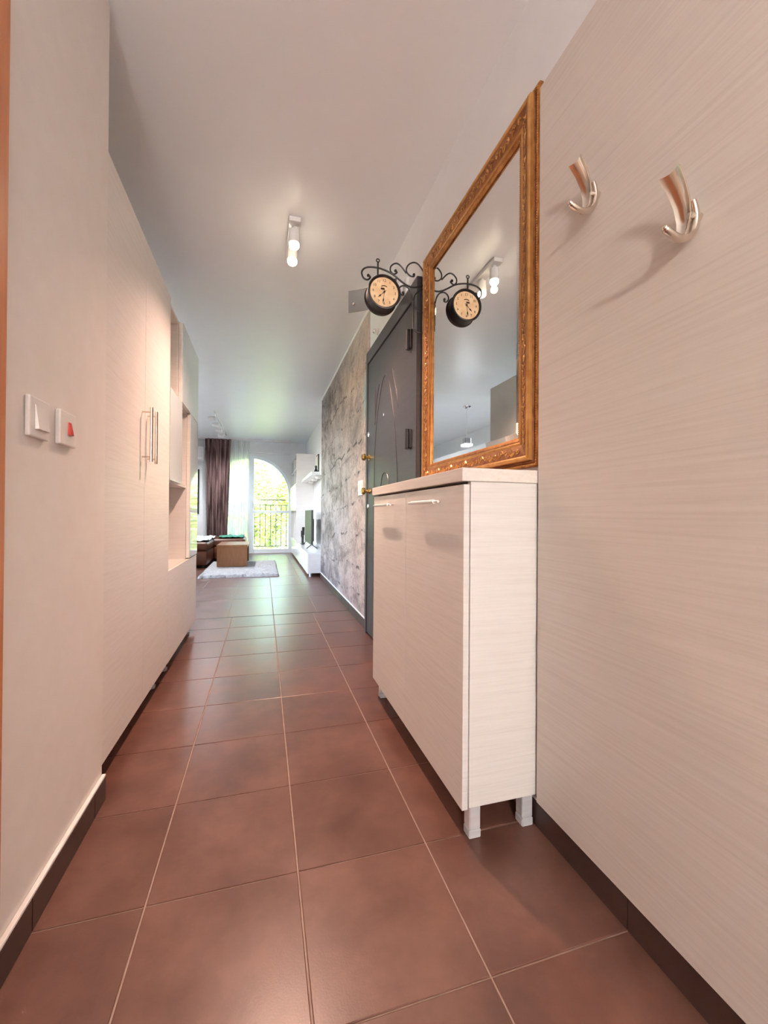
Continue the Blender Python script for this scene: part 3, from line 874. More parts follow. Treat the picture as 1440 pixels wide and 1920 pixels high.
for fl, side in ((1, -1), (-1, 1)):
    fy = KY + side * (KD - 0.0085)
    fc = obj('clock_face', B().lathe((KX, fy, KZ), [(KR - 0.009, 0.0004), (KR - 0.009, -0.0004)], 'Y', 40), M['face'], clock, smooth=True)
    b = B()
    for h in range(1, 13):
        a = math.pi / 2 - h * math.pi / 6
        add_bm(b, text_mesh(str(h), 0.0175, KX + fl * 0.054 * math.cos(a), fy + side * 0.0009, KZ + 0.054 * math.sin(a), fl))
    obj('numerals', b, M['ink'], fc)
    yy = fy + side * 0.0022

    def hand(ang, ln, w):
        d = Vector((fl * math.sin(ang), 0, math.cos(ang))); q = Vector((d.z, 0, -d.x))
        c = Vector((KX, yy, KZ))
        b_ = B()
        out = [(-0.012, 0.4), (0.0, 0.5), (ln * 0.55, 0.35), (ln * 0.62, 1.5), (ln * 0.75, 1.9), (ln * 0.86, 0.8), (ln, 0.15)]
        L_ = [c + d * t + q * w * s for t, s in out]; R_ = [c + d * t - q * w * s for t, s in out]
        th = Vector((0, 0.0007, 0))
        b_.grid([[a_ + th, c_ + th, c_ - th, a_ - th] for a_, c_ in zip(L_, R_)], close_u=True)
        return b_

    obj('hour_hand', hand(math.radians(227), 0.040, 0.0020), M['ink'], fc)
    yy = fy + side * 0.0040
    obj('minute_hand', hand(math.radians(187), 0.056, 0.0017), M['ink'], fc)
    obj('hand_hub', B().lathe((KX, fy + side * 0.003, KZ), [(0.0042, -0.003), (0.0042, 0.003)], 'Y', 12), M['ink'], fc, smooth=True)
    b = B()
    add_bm(b, text_mesh('~', 0.03, KX, fy + side * 0.0009, KZ + 0.025, fl)) if False else b.tube([(KX + fl * 0.022 * math.cos(a), fy + side * 0.0008, KZ + 0.008 + 0.022 * math.sin(a)) for a in [math.pi * (0.30 + 0.42 * q / 8) for q in range(9)]], 0.0022, 5)
    b.box(KX - fl * 0.005 - 0.012, KX - fl * 0.005 + 0.006, fy + side * 0.0010 - 0.0005, fy + side * 0.0010 + 0.0005, KZ + 0.010, KZ + 0.019, 0.0004)
    obj('dial_mark', b, M['ink'], fc)

# ------------------------------------------------------------------ entrance door
DY0, DY1 = 2.050, 2.985
ent = obj('door_2', B().box(WR - 0.024, WR - 0.0005, DY0, DY1, 0.012, 1.985, 0.002), M['door'], kind='structure', label='dark grey steel entrance door with arched grooves')
DXF = WR - 0.024
obj('door_casing', B().box(WR - 0.030, WR - 0.0004, DY1 + 0.004, 3.034, 0.0, 2.08, 0.003), M['door'], ent)
obj('door_casing', B().box(WR - 0.030, WR - 0.0004, 1.955, DY0 - 0.008, 0.0, 2.08, 0.003), M['door'], ent)
obj('door_casing', B().box(WR - 0.030, WR - 0.0004, DY0 - 0.0075, DY1 + 0.0035, 1.991, 2.0795, 0.003), M['door'], ent)


def mould(pts, name='moulding', r=0.0045):
    obj(name, B().tube([(DXF + 0.0008, y, z) for y, z in spline(pts, 4)], r, 6), M['door'], ent, smooth=True)


mould([(2.790, 0.30), (2.795, 0.7), (2.793, 1.098), (2.784, 1.301), (2.734, 1.512), (2.669, 1.640), (2.610, 1.728), (2.546, 1.766), (2.490, 1.745), (2.440, 1.675), (2.375, 1.532), (2.326, 1.394), (2.291, 1.202), (2.273, 1.061), (2.268, 0.7), (2.272, 0.30)])
mould([(2.391, 1.756), (2.337, 1.649), (2.284, 1.548), (2.270, 1.487)])
mould([(2.786, 1.764), (2.782, 1.62), (2.778, 1.496)])
mould([(2.680, 1.751), (2.745, 1.632), (2.790, 1.498)])
mould([(2.655, 0.75), (2.645, 0.98), (2.600, 1.113), (2.535, 1.145), (2.471, 1.118), (2.420, 0.98), (2.410, 0.75)])
obj('peephole', B().lathe((DXF, 2.555, 1.517), [(0.011, 0.0005), (0.011, -0.004), (0.007, -0.006)], 'X', 14), M['chrome'], ent, smooth=True)
for z in (1.79, 1.272, 0.35):
    obj('hinge', B().tube([(WR - 0.044, DY0 - 0.004, z - 0.052), (WR - 0.044, DY0 - 0.004, z + 0.052)], 0.0125, 12).box(WR - 0.040, WR - 0.0285, DY0 - 0.032, DY0 + 0.020, z - 0.048, z + 0.048, 0.001), M['iron'], ent, smooth=True)
for z in (1.290, 1.045):
    kn = obj('door_knob', B().lathe((DXF, 2.925, z), [(0.021, 0.0003), (0.021, -0.006), (0.012, -0.010), (0.012, -0.030), (0.023, -0.036), (0.026, -0.048), (0.020, -0.058)], 'X', 20), M['brass'], ent, smooth=True)
for z in (1.462, 0.935):
    obj('escutcheon', B().lathe((DXF, 2.955, z), [(0.021, 0.0003), (0.021, -0.004), (0.015, -0.008), (0.008, -0.009)], 'X', 18), M['chrome'], ent, smooth=True)

# switch on the print, small fitting above the door
sw = thing('light_switch', (WR - 0.004, 3.27, 1.03), 'small white double switch on the stone print beside the dark door', 'light switch')
obj('plate', B().box(WR - 0.016, WR - 0.0045, 3.190, 3.350, 1.030, 1.150, 0.002), M['white_plastic'], sw)
for y in (3.235, 3.305):
    obj('rocker', B().box(WR - 0.021, WR - 0.0155, y - 0.025, y + 0.025, 1.058, 1.122, 0.002), M['white_plastic'], sw)
fit = thing('door_bell', (WR, 2.80, 2.14), 'tiny round chrome fitting on the wall just above the dark door', 'door bell')
obj('base', B().lathe((WR, 2.80, 2.155), [(0.022, -0.0005), (0.022, -0.014), (0.017, -0.018)], 'X', 18), M['white_plastic'], fit, smooth=True)
obj('dome', B().lathe((WR - 0.018, 2.80, 2.155), [(0.014, 0.0005), (0.016, -0.012), (0.010, -0.022)], 'X', 16), M['chrome'], fit, smooth=True)

# glass wall lamp behind the clock
lamp = thing('wall_lamp', (WR, 2.24, 2.06), 'unlit wall lamp with a smoky glass plate half hidden behind the clock', 'wall lamp')
b = B()
pa, pb = Vector((0.470, 2.42, 0)), Vector((0.700, 2.205, 0))
rows_ = []
for i in range(9):
    t = i / 8
    q = pa.lerp(pb, t) + Vector((0.68, 0.73, 0)) * 0.018 * math.sin(math.pi * t)
    rows_.append([(q.x, q.y, 2.070), (q.x + 0.003, q.y + 0.003, 2.070), (q.x + 0.003, q.y + 0.003, 2.198), (q.x, q.y, 2.198)])
b.grid(rows_, close_u=True)
obj('glass_plate', b, M['smoke_glass'], lamp, smooth=True)
obj('back_plate', B().box(WR - 0.020, WR - 0.0005, 2.15, 2.33, 2.085, 2.185, 0.004), M['white_gloss'], lamp)
obj('arm', B().tube([(WR - 0.019, 2.24, 2.134), (0.690, 2.235, 2.134), (0.640, 2.275, 2.134)], 0.008, 8), M['chrome'], lamp, smooth=True)
obj('diffuser', B().box(0.645, 0.738, 2.180, 2.290, 2.105, 2.165, 0.012, 2), M['white_gloss'], lamp)
for t in (0.12, 0.42):
    q = pa.lerp(pb, t) + Vector((0.68, 0.73, 0)) * 0.018 * math.sin(math.pi * t)
    obj('bolt', B().sphere((q.x - 0.003, q.y - 0.003, 2.115), 0.009, 10, 8, (1, 1, 1)), M['chrome'], lamp, smooth=True)

# ------------------------------------------------------------------ switches by the camera
s1 = thing('light_switch', (WL, 1.055, 1.036), 'white rocker light switch on the cream wall, left of the red one', 'light switch')
obj('plate', B().box(WL + 0.0002, WL + 0.011, 1.014, 1.098, 1.036, 1.120, 0.003, 2), M['white_plastic'], s1)
rk = obj('rocker', B().prism([(WL + 0.0112, 1.052), (WL + 0.019, 1.053), (WL + 0.0125, 1.104), (WL + 0.0112, 1.104)], 'Y', 1.033, 1.079), M['white_plastic'], s1)
s2 = thing('light_switch', (WL, 1.187, 1.040), 'white wall switch with a narrow red rocker, beside the wardrobe', 'light switch')
obj('plate', B().box(WL + 0.0002, WL + 0.012, 1.143, 1.231, 1.040, 1.122, 0.003, 2), M['white_plastic'], s2)
obj('rocker', B().prism([(WL + 0.0122, 1.066), (WL + 0.019, 1.067), (WL + 0.013, 1.098), (WL + 0.0122, 1.098)], 'Y', 1.183, 1.199), M['red'], s2)

# ------------------------------------------------------------------ wardrobe
WX = -0.480
XB = -1.036
W0, W1, WZ0, WZ1 = 1.474, 2.420, 0.090, 2.018
ward = thing('wardrobe', ((WX + XB) / 2, (W0 + W1) / 2, 0), 'tall pale wood wardrobe with two plain doors and long bar handles', 'wardrobe')
obj('side_panel', B().box(XB, WX - 0.020, W0 + 0.001, W0 + 0.019, WZ0, WZ1), M['wood'], ward)
obj('side_panel', B().box(XB, WX - 0.020, W1 - 0.019, W1 - 0.001, WZ0, WZ1), M['wood'], ward)
obj('carcass', B().box(XB + 0.001, WX - 0.022, W0 + 0.0195, W1 - 0.0195, WZ0 + 0.001, WZ0 + 0.019).box(XB + 0.001, WX - 0.022, W0 + 0.0195, W1 - 0.0195, WZ1 - 0.019, WZ1 - 0.001).box(XB + 0.001, XB + 0.008, W0 + 0.0195, W1 - 0.0195, WZ0 + 0.02, WZ1 - 0.02), M['wood_dark_in'], ward)
wm = (W0 + W1) / 2
for ya, yb, hy_ in ((W0 + 0.006, wm - 0.0015, wm - 0.040), (wm + 0.0015, W1 - 0.001, wm + 0.040)):
    dr = obj('door', B().box(WX - 0.0195, WX, ya, yb, WZ0 - 0.003, WZ1, 0.001), M['wood'], ward)
    h = B().tube([(WX + 0.034, hy_, 1.088), (WX + 0.034, hy_, 1.312)], 0.0062, 12)
    obj('handle', h, M['nickel'], dr, smooth=True)
    for z in (1.108, 1.292):
        obj('handle_post', B().tube([(WX + 0.0295, hy_, z), (WX - 0.0005, hy_, z)], 0.0034, 8), M['nickel'], dr, smooth=True)
for y in (W0 + 0.05, W1 - 0.10):
    for x in (WX - 0.055, XB + 0.05):
        lg = obj('leg', B().lathe((x, y, 0), [(0.020, 0.002), (0.022, 0.006), (0.022, 0.018), (0.014, 0.022), (0.014, 0.075), (0.022, 0.080), (0.022, 0.0895)], 'Z', 14), M['plastic_grey'], ward, smooth=True)

# ------------------------------------------------------------------ shelf unit with glass fronts
U0, U1 = 2.4215, 3.372
UZ0, UZ1 = 0.088, 2.030
unit = thing('shelf_unit', ((WX + XB) / 2, (U0 + U1) / 2, 0), 'pale wood shelf unit with open niches and reflective glass doors', 'shelf unit')
XF = WX - 0.020
pt = 0.018
RL, LL = 1.545, 0.572
VM, VT = 2.760, 3.052           # uprights
obj('side_panel', B().box(XB, XF, U0, U0 + pt, UZ0, UZ1), M['wood'], unit)
obj('side_panel', B().box(XB, XF, U1 - pt, U1, UZ0, UZ1), M['wood'], unit)
obj('back_panel', B().box(XB + 0.0005, XB + 0.008, U0 + pt + 0.0005, U1 - pt - 0.0005, UZ0 + 0.001, UZ1 - 0.001), M['wood'], unit)
for z in (UZ0, LL - pt, RL - pt / 2, UZ1 - pt):
    obj('shelf', B().box(XB + 0.0085, XF - 0.0005, U0 + pt + 0.0005, U1 - pt - 0.0005, z, z + pt, 0.0008), M['wood'], unit)
obj('shelf', B().box(XB + 0.0085, XF - 0.0005, U0 + pt + 0.0005, VT - pt - 0.0005, 1.045, 1.063, 0.0008), M['wood'], unit)
obj('upright', B().box(XB + 0.0085, XF - 0.0005, VM - pt, VM, RL + pt / 2 + 0.0005, UZ1 - pt - 0.0005), M['wood'], unit)
obj('upright', B().box(XB + 0.0085, XF - 0.0005, VT - pt, VT, LL + 0.0005, RL - pt / 2 - 0.0005), M['wood'], unit)


def glass_door(ya, yb, za, zb, name='glass_door'):
    fr_ = obj(name, B().box(WX - 0.0195, WX - 0.001, ya, yb, za, zb, 0.001), M['wood'], unit)
    obj('glass_front', B().box(WX - 0.0009, WX + 0.004, ya + 0.001, yb - 0.001, za + 0.001, zb - 0.001, 0.0008), M['glass_front'], fr_)


glass_door(VM - 0.010, U1 - 0.001, RL + 0.002, UZ1)
glass_door(U0 + 0.002, VM - 0.012, 1.052, RL - 0.002)
glass_door(VT - 0.004, U1 - 0.001, LL + 0.004, RL - 0.002)
obj('base_door', B().box(WX - 0.0195, WX, U0 + 0.002, U1 - 0.001, UZ0 - 0.004, LL - 0.002, 0.001), M['wood'], unit)
for y in (U0 + 0.14, U1 - 0.09):
    for x in (WX - 0.050, XB + 0.05):
        obj('leg', B().lathe((x, y, 0), [(0.020, 0.002), (0.022, 0.006), (0.022, 0.018), (0.014, 0.022), (0.014, 0.070), (0.022, 0.075), (0.022, 0.0875)], 'Z', 14), M['plastic_grey'], unit, smooth=True)

# ------------------------------------------------------------------ hall ceiling lamp: bar with two spots
bar = thing('ceiling_spotlight', (0.145, 2.40, CEIL), 'white hall ceiling bar with two lit spotlights', 'ceiling lamp')
obj('mounting_bar', B().box(0.114, 0.176, 2.225, 2.60, CEIL - 0.026, CEIL - 0.0005, 0.003), M['white_gloss'], bar)
for y in (2.275, 2.425):
    sb = obj('spot_body', B().lathe((0.145, y, 0), [(0.012, 2.4188), (0.012, 2.405), (0.027, 2.400), (0.029, 2.335), (0.027, 2.330)], 'Z', 20), M['white_gloss'], bar, smooth=True)
    obj('bulb', B().sphere((0.145, y, 2.318), 0.027, 16, 10, (1, 1, 0.75)), M['bulb'], sb, smooth=True)
    ld = bpy.data.lights.new('hall_spot_light', 'SPOT')
    ld.energy = SPOT_W; ld.color = SPOT_COL; ld.shadow_soft_size = 0.022
    ld.spot_size = math.radians(126); ld.spot_blend = 1.0
    lo = bpy.data.objects.new('hall_spot_light', ld)
    lo.location = (0.145, y, 2.270)
    COL.objects.link(lo)

# unseen globe lamp, assumed on the end wall as stand-in for light from behind
gl = thing('standin_globe', (-0.395, YB, 1.38), 'assumed white globe lamp standing in for unseen light behind the viewer', 'wall lamp')
obj('rose', B().lathe((-0.395, YB, 1.45), [(0.05, -0.0005), (0.05, 0.018), (0.03, 0.028)], 'Y', 24), M['white_gloss'], gl, smooth=True)
obj('shade', B().sphere((-0.395, YB + 0.09, 1.45), 0.065, 24, 16), M['globe'], gl, smooth=True)
ld = bpy.data.lights.new('standin_light', 'POINT')
ld.energy = NEAR_W; ld.color = NEAR_COL; ld.shadow_soft_size = 0.11
lo = bpy.data.objects.new('standin_light', ld); lo.location = (-0.395, YB + 0.26, 1.45); COL.objects.link(lo)

# ------------------------------------------------------------------ living room
# arched balcony door
win = thing('window_1', (AC_X, WFAR + 0.10, 0.0), 'white arched double balcony door with transom', 'balcony door')
win['kind'] = 'structure'
del win['category']
FY0, FY1 = WFAR + 0.06, WFAR + 0.13
b = B()
ro, ri = AR - 0.001, AR - 0.062
ringpts = [(AC_X + math.cos(a), AC_Z + math.sin(a), a) for a in [math.pi * k / 40 for k in range(41)]]
rows_ = []
def fr_row(c, s, z=None):
    if z is None:
        return [(AC_X + ri * c, FY0, AC_Z + ri * s), (AC_X + ro * c, FY0, AC_Z + ro * s), (AC_X + ro * c, FY1, AC_Z + ro * s), (AC_X + ri * c, FY1, AC_Z + ri * s)]
    return [(AC_X + ri * c, FY0, z), (AC_X + ro * c, FY0, z), (AC_X + ro * c, FY1, z), (AC_X + ri * c, FY1, z)]
rows_.append(fr_row(1, 0, 0.005))
for k in range(41):
    a = math.pi * k / 40
    rows_.append(fr_row(math.cos(a), math.sin(a)))
rows_.append(fr_row(-1, 0, 0.005))
b.grid(rows_, close_u=True)
obj('window_frame', b, M['frame_white'], win)
obj('mullion', B().box(AC_X - 0.062, AC_X + 0.062, FY0 - 0.015, FY1, 0.005, AC_Z + ri + 0.004, 0.004), M['frame_white'], win)
obj('bottom_rail', B().box(AC_X - ri - 0.002, AC_X - 0.0625, FY0, FY1, 0.005, 0.092, 0.004), M['frame_white'], win)
obj('bottom_rail', B().box(AC_X + 0.0625, AC_X + ri + 0.002, FY0, FY1, 0.005, 0.092, 0.004), M['frame_white'], win)
obj('transom', B().box(AC_X - ri - 0.002, AC_X - 0.0625, FY0, FY1, 0.885, 0.940, 0.004), M['frame_white'], win)
obj('transom', B().box(AC_X + 0.0625, AC_X + ri + 0.002, FY0, FY1, 0.885, 0.940, 0.004), M['frame_white'], win)
obj('handle', B().tube([(AC_X + 0.035, FY0 - 0.016, 1.02), (AC_X + 0.035, FY0 - 0.045, 1.02), (AC_X + 0.035, FY0 - 0.045, 1.13)], 0.009, 8), M['white_plastic'], win, smooth=True)
gy = (FY0 + FY1) / 2
for sx in (-1, 1):
    xa, xb = AC_X + sx * 0.063, AC_X + sx * (ri + 0.001)
    obj('pane', B().box(min(xa, xb), max(xa, xb), gy - 0.003, gy + 0.003, 0.0925, 0.8845), M['pane'], win)
    poly = [(xb, 0.9405)] + [(AC_X + sx * (ri + 0.001) * math.cos(a), AC_Z + (ri + 0.001) * math.sin(a)) for a in [k * 1.4935 / 20 for k in range(21)]] + [(xa, 0.9405)]
    obj('pane', B().prism(poly, 'Y', gy - 0.003, gy + 0.003), M['pane'], win)

# unseen side window, added in the left wall to brighten the living room
w2 = thing('fill_window', (LIVL - 0.06, (VY0 + VY1) / 2, VZ0), 'unseen white side window added in the dining corner for daylight fill', 'window')
w2['kind'] = 'structure'
del w2['category']
fx0, fx1 = LIVL - 0.09, LIVL - 0.03
obj('window_frame', B().box(fx0, fx1, VY0 + 0.001, VY1 - 0.001, VZ0 + 0.001, VZ0 + 0.06).box(fx0, fx1, VY0 + 0.001, VY1 - 0.001, VZ1 - 0.06, VZ1 - 0.001)
    .box(fx0, fx1, VY0 + 0.001, VY0 + 0.06, VZ0 + 0.061, VZ1 - 0.061).box(fx0, fx1, VY1 - 0.06, VY1 - 0.001, VZ0 + 0.061, VZ1 - 0.061)
    .box(fx0, fx1, (VY0 + VY1) / 2 - 0.05, (VY0 + VY1) / 2 + 0.05, VZ0 + 0.061, VZ1 - 0.061), M['frame_white'], w2)
for ya, yb in ((VY0 + 0.061, (VY0 + VY1) / 2 - 0.051), ((VY0 + VY1) / 2 + 0.051, VY1 - 0.061)):
    obj('pane', B().box(LIVL - 0.062, LIVL - 0.058, ya, yb, VZ0 + 0.061, VZ1 - 0.061), M['pane'], w2)

# curtains
def drape(x0, x1, x0b, x1b, y, z0, z1, waves, amp, m, nu=90, nv=10, seed=1):
    rnd = random.Random(seed)
    ph = [rnd.uniform(-0.5, 0.5) for _ in range(int(waves) + 2)]
    rows__ = []
    for j in range(nv + 1):
        t = j / nv
        row = []
        for i in range(nu + 1):
            s = i / nu
            k = s * waves
            yy_ = y + amp * (0.75 + 0.35 * t) * math.sin(2 * math.pi * k + ph[int(k)] * 0.6) + 0.3 * amp * math.sin(5.1 * k + 2 * t)
            xa_ = x0 + (x0b - x0) * t; xb_ = x1 + (x1b - x1) * t
            row.append((xa_ + (xb_ - xa_) * s, yy_, z1 + (z0 - z1) * t))
        rows__.append(row)
    return B().grid(rows__)


obj('curtain', drape(-1.16, -0.66, -1.10, -0.735, 9.16, 0.03, 2.405, 6, 0.048, M['curtain']), M['curtain'], smooth=True,
    label='gathered brown patterned curtain hanging left of the balcony door', cat='curtain')
obj('sheer_curtain', drape(-0.70, -0.29, -0.735, -0.345, 9.27, 0.03, 2.40, 9, 0.020, M['sheer'], seed=4), M['sheer'], smooth=True,
    label='white see-through curtain over the left door leaf', cat='curtain')
rl = thing('curtain_rail', (-0.3, 9.25, 2.18), 'thin white rail above the arched balcony door', 'curtain rail')
obj('rod', B().box(-0.36, 0.60, 9.36, 9.39, 2.172, 2.200, 0.004), M['white_gloss'], rl)
for x in (-0.30, 0.52):
    obj('bracket', B().box(x - 0.012, x + 0.012, 9.3905, WFAR - 0.0005, 2.174, 2.198, 0.002), M['white_gloss'], rl)
obj('ceiling_track', B().box(-1.30, 0.55, 9.155, 9.285, 2.412, CEIL - 0.0005, 0.003), M['white_satin'], label='white ceiling track the curtains hang from', cat='curtain track')

# air conditioner and framed picture left of the curtain
ac = thing('air_conditioner', (-1.60, WFAR, 1.96), 'white air conditioner high on the far wall behind the curtain edge', 'air conditioner')
obj('housing', B().box(-2.02, -1.185, WFAR - 0.20, WFAR - 0.0005, 1.965, 2.255, 0.02, 2), M['white_satin'], ac)
obj('louvre', B().box(-1.98, -1.225, WFAR - 0.214, WFAR - 0.2005, 1.985, 2.02, 0.003), M['white_plastic'], ac)
pic = thing('picture', (-1.65, WFAR, 0.86), 'black-framed picture on the far wall left of the curtain', 'picture')
fr = B().box(-1.98, -1.30, WFAR - 0.022, WFAR - 0.0005, 1.755, 1.790).box(-1.98, -1.30, WFAR - 0.022, WFAR - 0.0005, 0.86, 0.895).box(-1.98, -1.945, WFAR - 0.022, WFAR - 0.0005, 0.8955, 1.7545).box(-1.335, -1.30, WFAR - 0.022, WFAR - 0.0005, 0.8955, 1.7545)
obj('frame', fr, M['black'], pic)
obj('print', B().box(-1.9445, -1.3355, WFAR - 0.012, WFAR - 0.001, 0.896, 1.754), M['throw'], pic)

# track lamp on the living room ceiling
tk = thing('track_lamp', (-0.73, 7.8, CEIL), 'white ceiling track lamp with small spots in the living room', 'ceiling lamp')
obj('track', B().box(-0.745, -0.715, 6.80, 8.85, CEIL - 0.022, CEIL - 0.0005, 0.002), M['white_gloss'], tk)
for y in (6.92, 7.42, 7.92, 8.42):
    sp_ = obj('spot', B().lathe((0, 0, 0), [(0.022, -0.05), (0.034, 0.0), (0.034, 0.05), (0.030, 0.055)], 'X', 14), M['white_satin'], tk, smooth=True)
    sp_.location = Vector((-0.80, y, CEIL - 0.095)) - LOC[tk.name] + LOC[tk.name]
    # vertices were shifted by the parent base; restore the local placement
    sp_.location = Vector((-0.79, y, CEIL - 0.10))
    ld = bpy.data.lights.new('track_fill_light', 'SPOT')  # fill added to brighten the living room; the spots are not seen lit
    ld.spot_size = math.radians(150); ld.spot_blend = 0.8
    ld.energy = LIVING_FILL_W; ld.color = (0.93, 0.97, 1.0); ld.shadow_soft_size = 0.03
    lo = bpy.data.objects.new('track_fill_light', ld); lo.location = (-0.885, y, CEIL - 0.12); COL.objects.link(lo)
    obj('stem', B().tube([(-0.73, y, CEIL - 0.0222), (-0.73, y, CEIL - 0.075), (-0.765, y, CEIL - 0.095)], 0.006, 6), M['white_gloss'], tk, smooth=True)

# pendant over the dining side (seen in the mirror)
pn = thing('pendant_lamp', (-1.305, 5.43, CEIL), 'chrome pendant lamp with square glass shade and added faint glow, seen in the mirror', 'pendant lamp')
obj('canopy', B().lathe((-1.305, 5.43, 0), [(0.06, CEIL - 0.0005), (0.06, CEIL - 0.008), (0.02, CEIL - 0.035)], 'Z', 20), M['chrome'], pn, smooth=True)
obj('cord', B().tube([(-1.305 + 0.008 * math.sin(k * 0.9), 5.43, CEIL - 0.03 - k * 0.044) for k in range(11)], 0.004, 6), M['white_plastic'], pn, smooth=True)
obj('socket', B().box(-1.350, -1.260, 5.385, 5.475, 1.902, 1.985, 0.004), M['chrome'], pn)
obj('shade', B().box(-1.370, -1.240, 5.365, 5.495, 1.866, 1.9015, 0.005), M['shade_glow'], pn)
ld = bpy.data.lights.new('pendant_fill_light', 'POINT')  # faint fill added below the shade to brighten the living room
ld.energy = PENDANT_FILL_W; ld.color = (0.93, 0.97, 1.0); ld.shadow_soft_size = 0.14
lo = bpy.data.objects.new('pendant_fill_light', ld); lo.location = (-1.305, 5.43, 1.68); COL.objects.link(lo)


# rug
b = B()
nx, ny = 50, 80
rx0, rx1, ry0, ry1 = -0.845, 0.215, 6.00, 7.74
rnd = random.Random(3)
g = []
for j in range(ny + 1):
    row = []
    for i in range(nx + 1):
        e_ = min(i, nx - i, j, ny - j)
        z = 0.006 + (0.022 if e_ > 0 else -0.004) + (rnd.uniform(0, 0.016) if e_ > 0 else 0)
        row.append((rx0 + (rx1 - rx0) * i / nx + rnd.uniform(-0.008, 0.008), ry0 + (ry1 - ry0) * j / ny + rnd.uniform(-0.008, 0.008), z))
    g.append(row)
b.grid(g)
rug = obj('rug', b, M['rug'], label='light grey shaggy rug under the coffee table', cat='rug', smooth=True)

# coffee table
tb = thing('coffee_table', (-0.465, 7.27, 0.0), 'honey wood coffee table with solid end panels on the rug', 'coffee table')
obj('end_panel', B().box(-0.690, -0.243, 6.870, 6.905, 0.046, 0.345, 0.002), M['table_wood'], tb)
obj('end_panel', B().box(-0.690, -0.243, 7.640, 7.675, 0.046, 0.345, 0.002), M['table_wood'], tb)
obj('table_top', B().box(-0.694, -0.239, 6.864, 7.681, 0.3455, 0.385, 0.003), M['table_wood'], tb)
obj('stretcher', B().box(-0.475, -0.455, 6.9055, 7.6395, 0.13, 0.26, 0.002), M['table_wood'], tb)

# sofa with a chaise at its far end
so = thing('sofa', (-1.3, 8.0, 0), 'rust brown leather corner sofa behind the coffee table', 'sofa')
obj('base', B().box(-1.90, -0.86, 7.12, 8.95, 0.045, 0.27, 0.03, 2), M['leather'], so, smooth=True)
obj('chaise_base', B().box(-0.858, -0.33, 8.02, 8.95, 0.045, 0.27, 0.03, 2), M['leather'], so, smooth=True)
obj('seat_cushion', B().box(-1.72, -0.85, 7.13, 8.05, 0.272, 0.41, 0.045, 3), M['leather'], so, smooth=True)
obj('seat_cushion', B().box(-1.72, -0.32, 8.055, 8.94, 0.272, 0.41, 0.045, 3), M['leather'], so, smooth=True)
obj('backrest', B().box(-2.12, -1.73, 7.12, 8.95, 0.05, 0.78, 0.06, 3), M['leather'], so, smooth=True)
for x, y in ((-1.85, 7.2), (-0.93, 7.2), (-1.85, 8.87), (-0.40, 8.87), (-0.40, 8.12)):
    obj('leg', B().tube([(x, y, 0.001), (x, y, 0.05)], 0.022, 10), M['black'], so, smooth=True)
# throw over the seat
def cloth(x0, x1, y0, y1, z, m, seed, nx=26, ny=26):
    rn = random.Random(seed)
    ph = [rn.uniform(0, 6.28) for _ in range(4)]
    top = [[(x0 + (x1 - x0) * i / nx, y0 + (y1 - y0) * j / ny, z + 0.012 + 0.010 * (math.sin(i * 0.8 + ph[0]) * math.cos(j * 0.6 + ph[1])) + 0.006 * math.sin(i * 1.9 + j * 1.3 + ph[2])) for i in range(nx + 1)] for j in range(ny + 1)]
    b_ = B().grid(top)
    low = [[(p_[0], p_[1], p_[2] - 0.010) for p_ in r_] for r_ in top]
    b_.grid(low)
    return b_


obj('throw_blanket', cloth(-1.66, -0.86, 7.20, 8.60, 0.428, M['throw'], 2), M['throw'], smooth=True, label='white and grey patterned throw spread over the sofa seat', cat='blanket')
obj('folded_throw', cloth(-0.80, -0.36, 8.12, 8.80, 0.430, M['green'], 5, 14, 14), M['green'], smooth=True, label='dark green cloth on the sofa chaise near the balcony door', cat='cloth')


def cushion(c, sx, sy, sz, m, name, label, tilt=0):
    b_ = B()
    rows__ = []
    n_ = 14
    for side in (1, -1):
        rr_ = []
        for j in range(n_ + 1):
            row = []
            for i in range(n_ + 1):
                u, v = 2 * i / n_ - 1, 2 * j / n_ - 1
                th = max(0.0, (1 - u ** 4) * (1 - v ** 4)) ** 0.5
                pinch = 1 - 0.06 * (u * u * v * v)
                p_ = Vector((side * th * sx / 2, u * sy / 2 * pinch, v * sz / 2 * pinch))
                p_ = Matrix.Rotation(tilt, 3, 'Y') @ p_
                row.append(Vector(c) + p_)
            rr_.append(row)
        b_.grid(rr_)
    bmesh.ops.remove_doubles(b_.bm, verts=b_.bm.verts, dist=1e-4)
    obj(name, b_, m, smooth=True, label=label, cat='cushion')


cushion((-1.60, 8.78, 0.645), 0.16, 0.42, 0.40, M['black_cloth'], 'cushion', 'black cushion standing against the sofa back', -0.12)
cushion((-1.45, 7.60, 0.66), 0.15, 0.40, 0.34, M['green'], 'cushion', 'green cushion on the near sofa seat beside the shelf unit edge', -0.25)

# low media unit
mu_ = thing('media_unit', (0.735, 7.5, 0), 'long low white gloss media unit along the right wall', 'media unit')
MX0 = 0.585
obj('body', B().box(MX0 + 0.02, WR2 - 0.001, 5.80, 9.30, 0.055, 0.310), M['white_satin'], mu_)
obj('unit_top', B().box(MX0 - 0.004, WR2 - 0.0008, 5.795, 9.305, 0.3105, 0.335, 0.002), M['white_gloss'], mu_)
dy = (9.30 - 5.80) / 3
for k in range(3):
    obj('drawer_front', B().box(MX0, MX0 + 0.0195, 5.80 + k * dy + 0.002, 5.80 + (k + 1) * dy - 0.002, 0.050, 0.3085, 0.0015), M['white_gloss'], mu_)
for x in (MX0 + 0.045, WR2 - 0.05):
    for y in (5.85, 7.5, 9.2):
        obj('leg', B().tube([(x, y, 0.001), (x, y, 0.0548)], 0.018, 12), M['alu'], mu_, smooth=True)

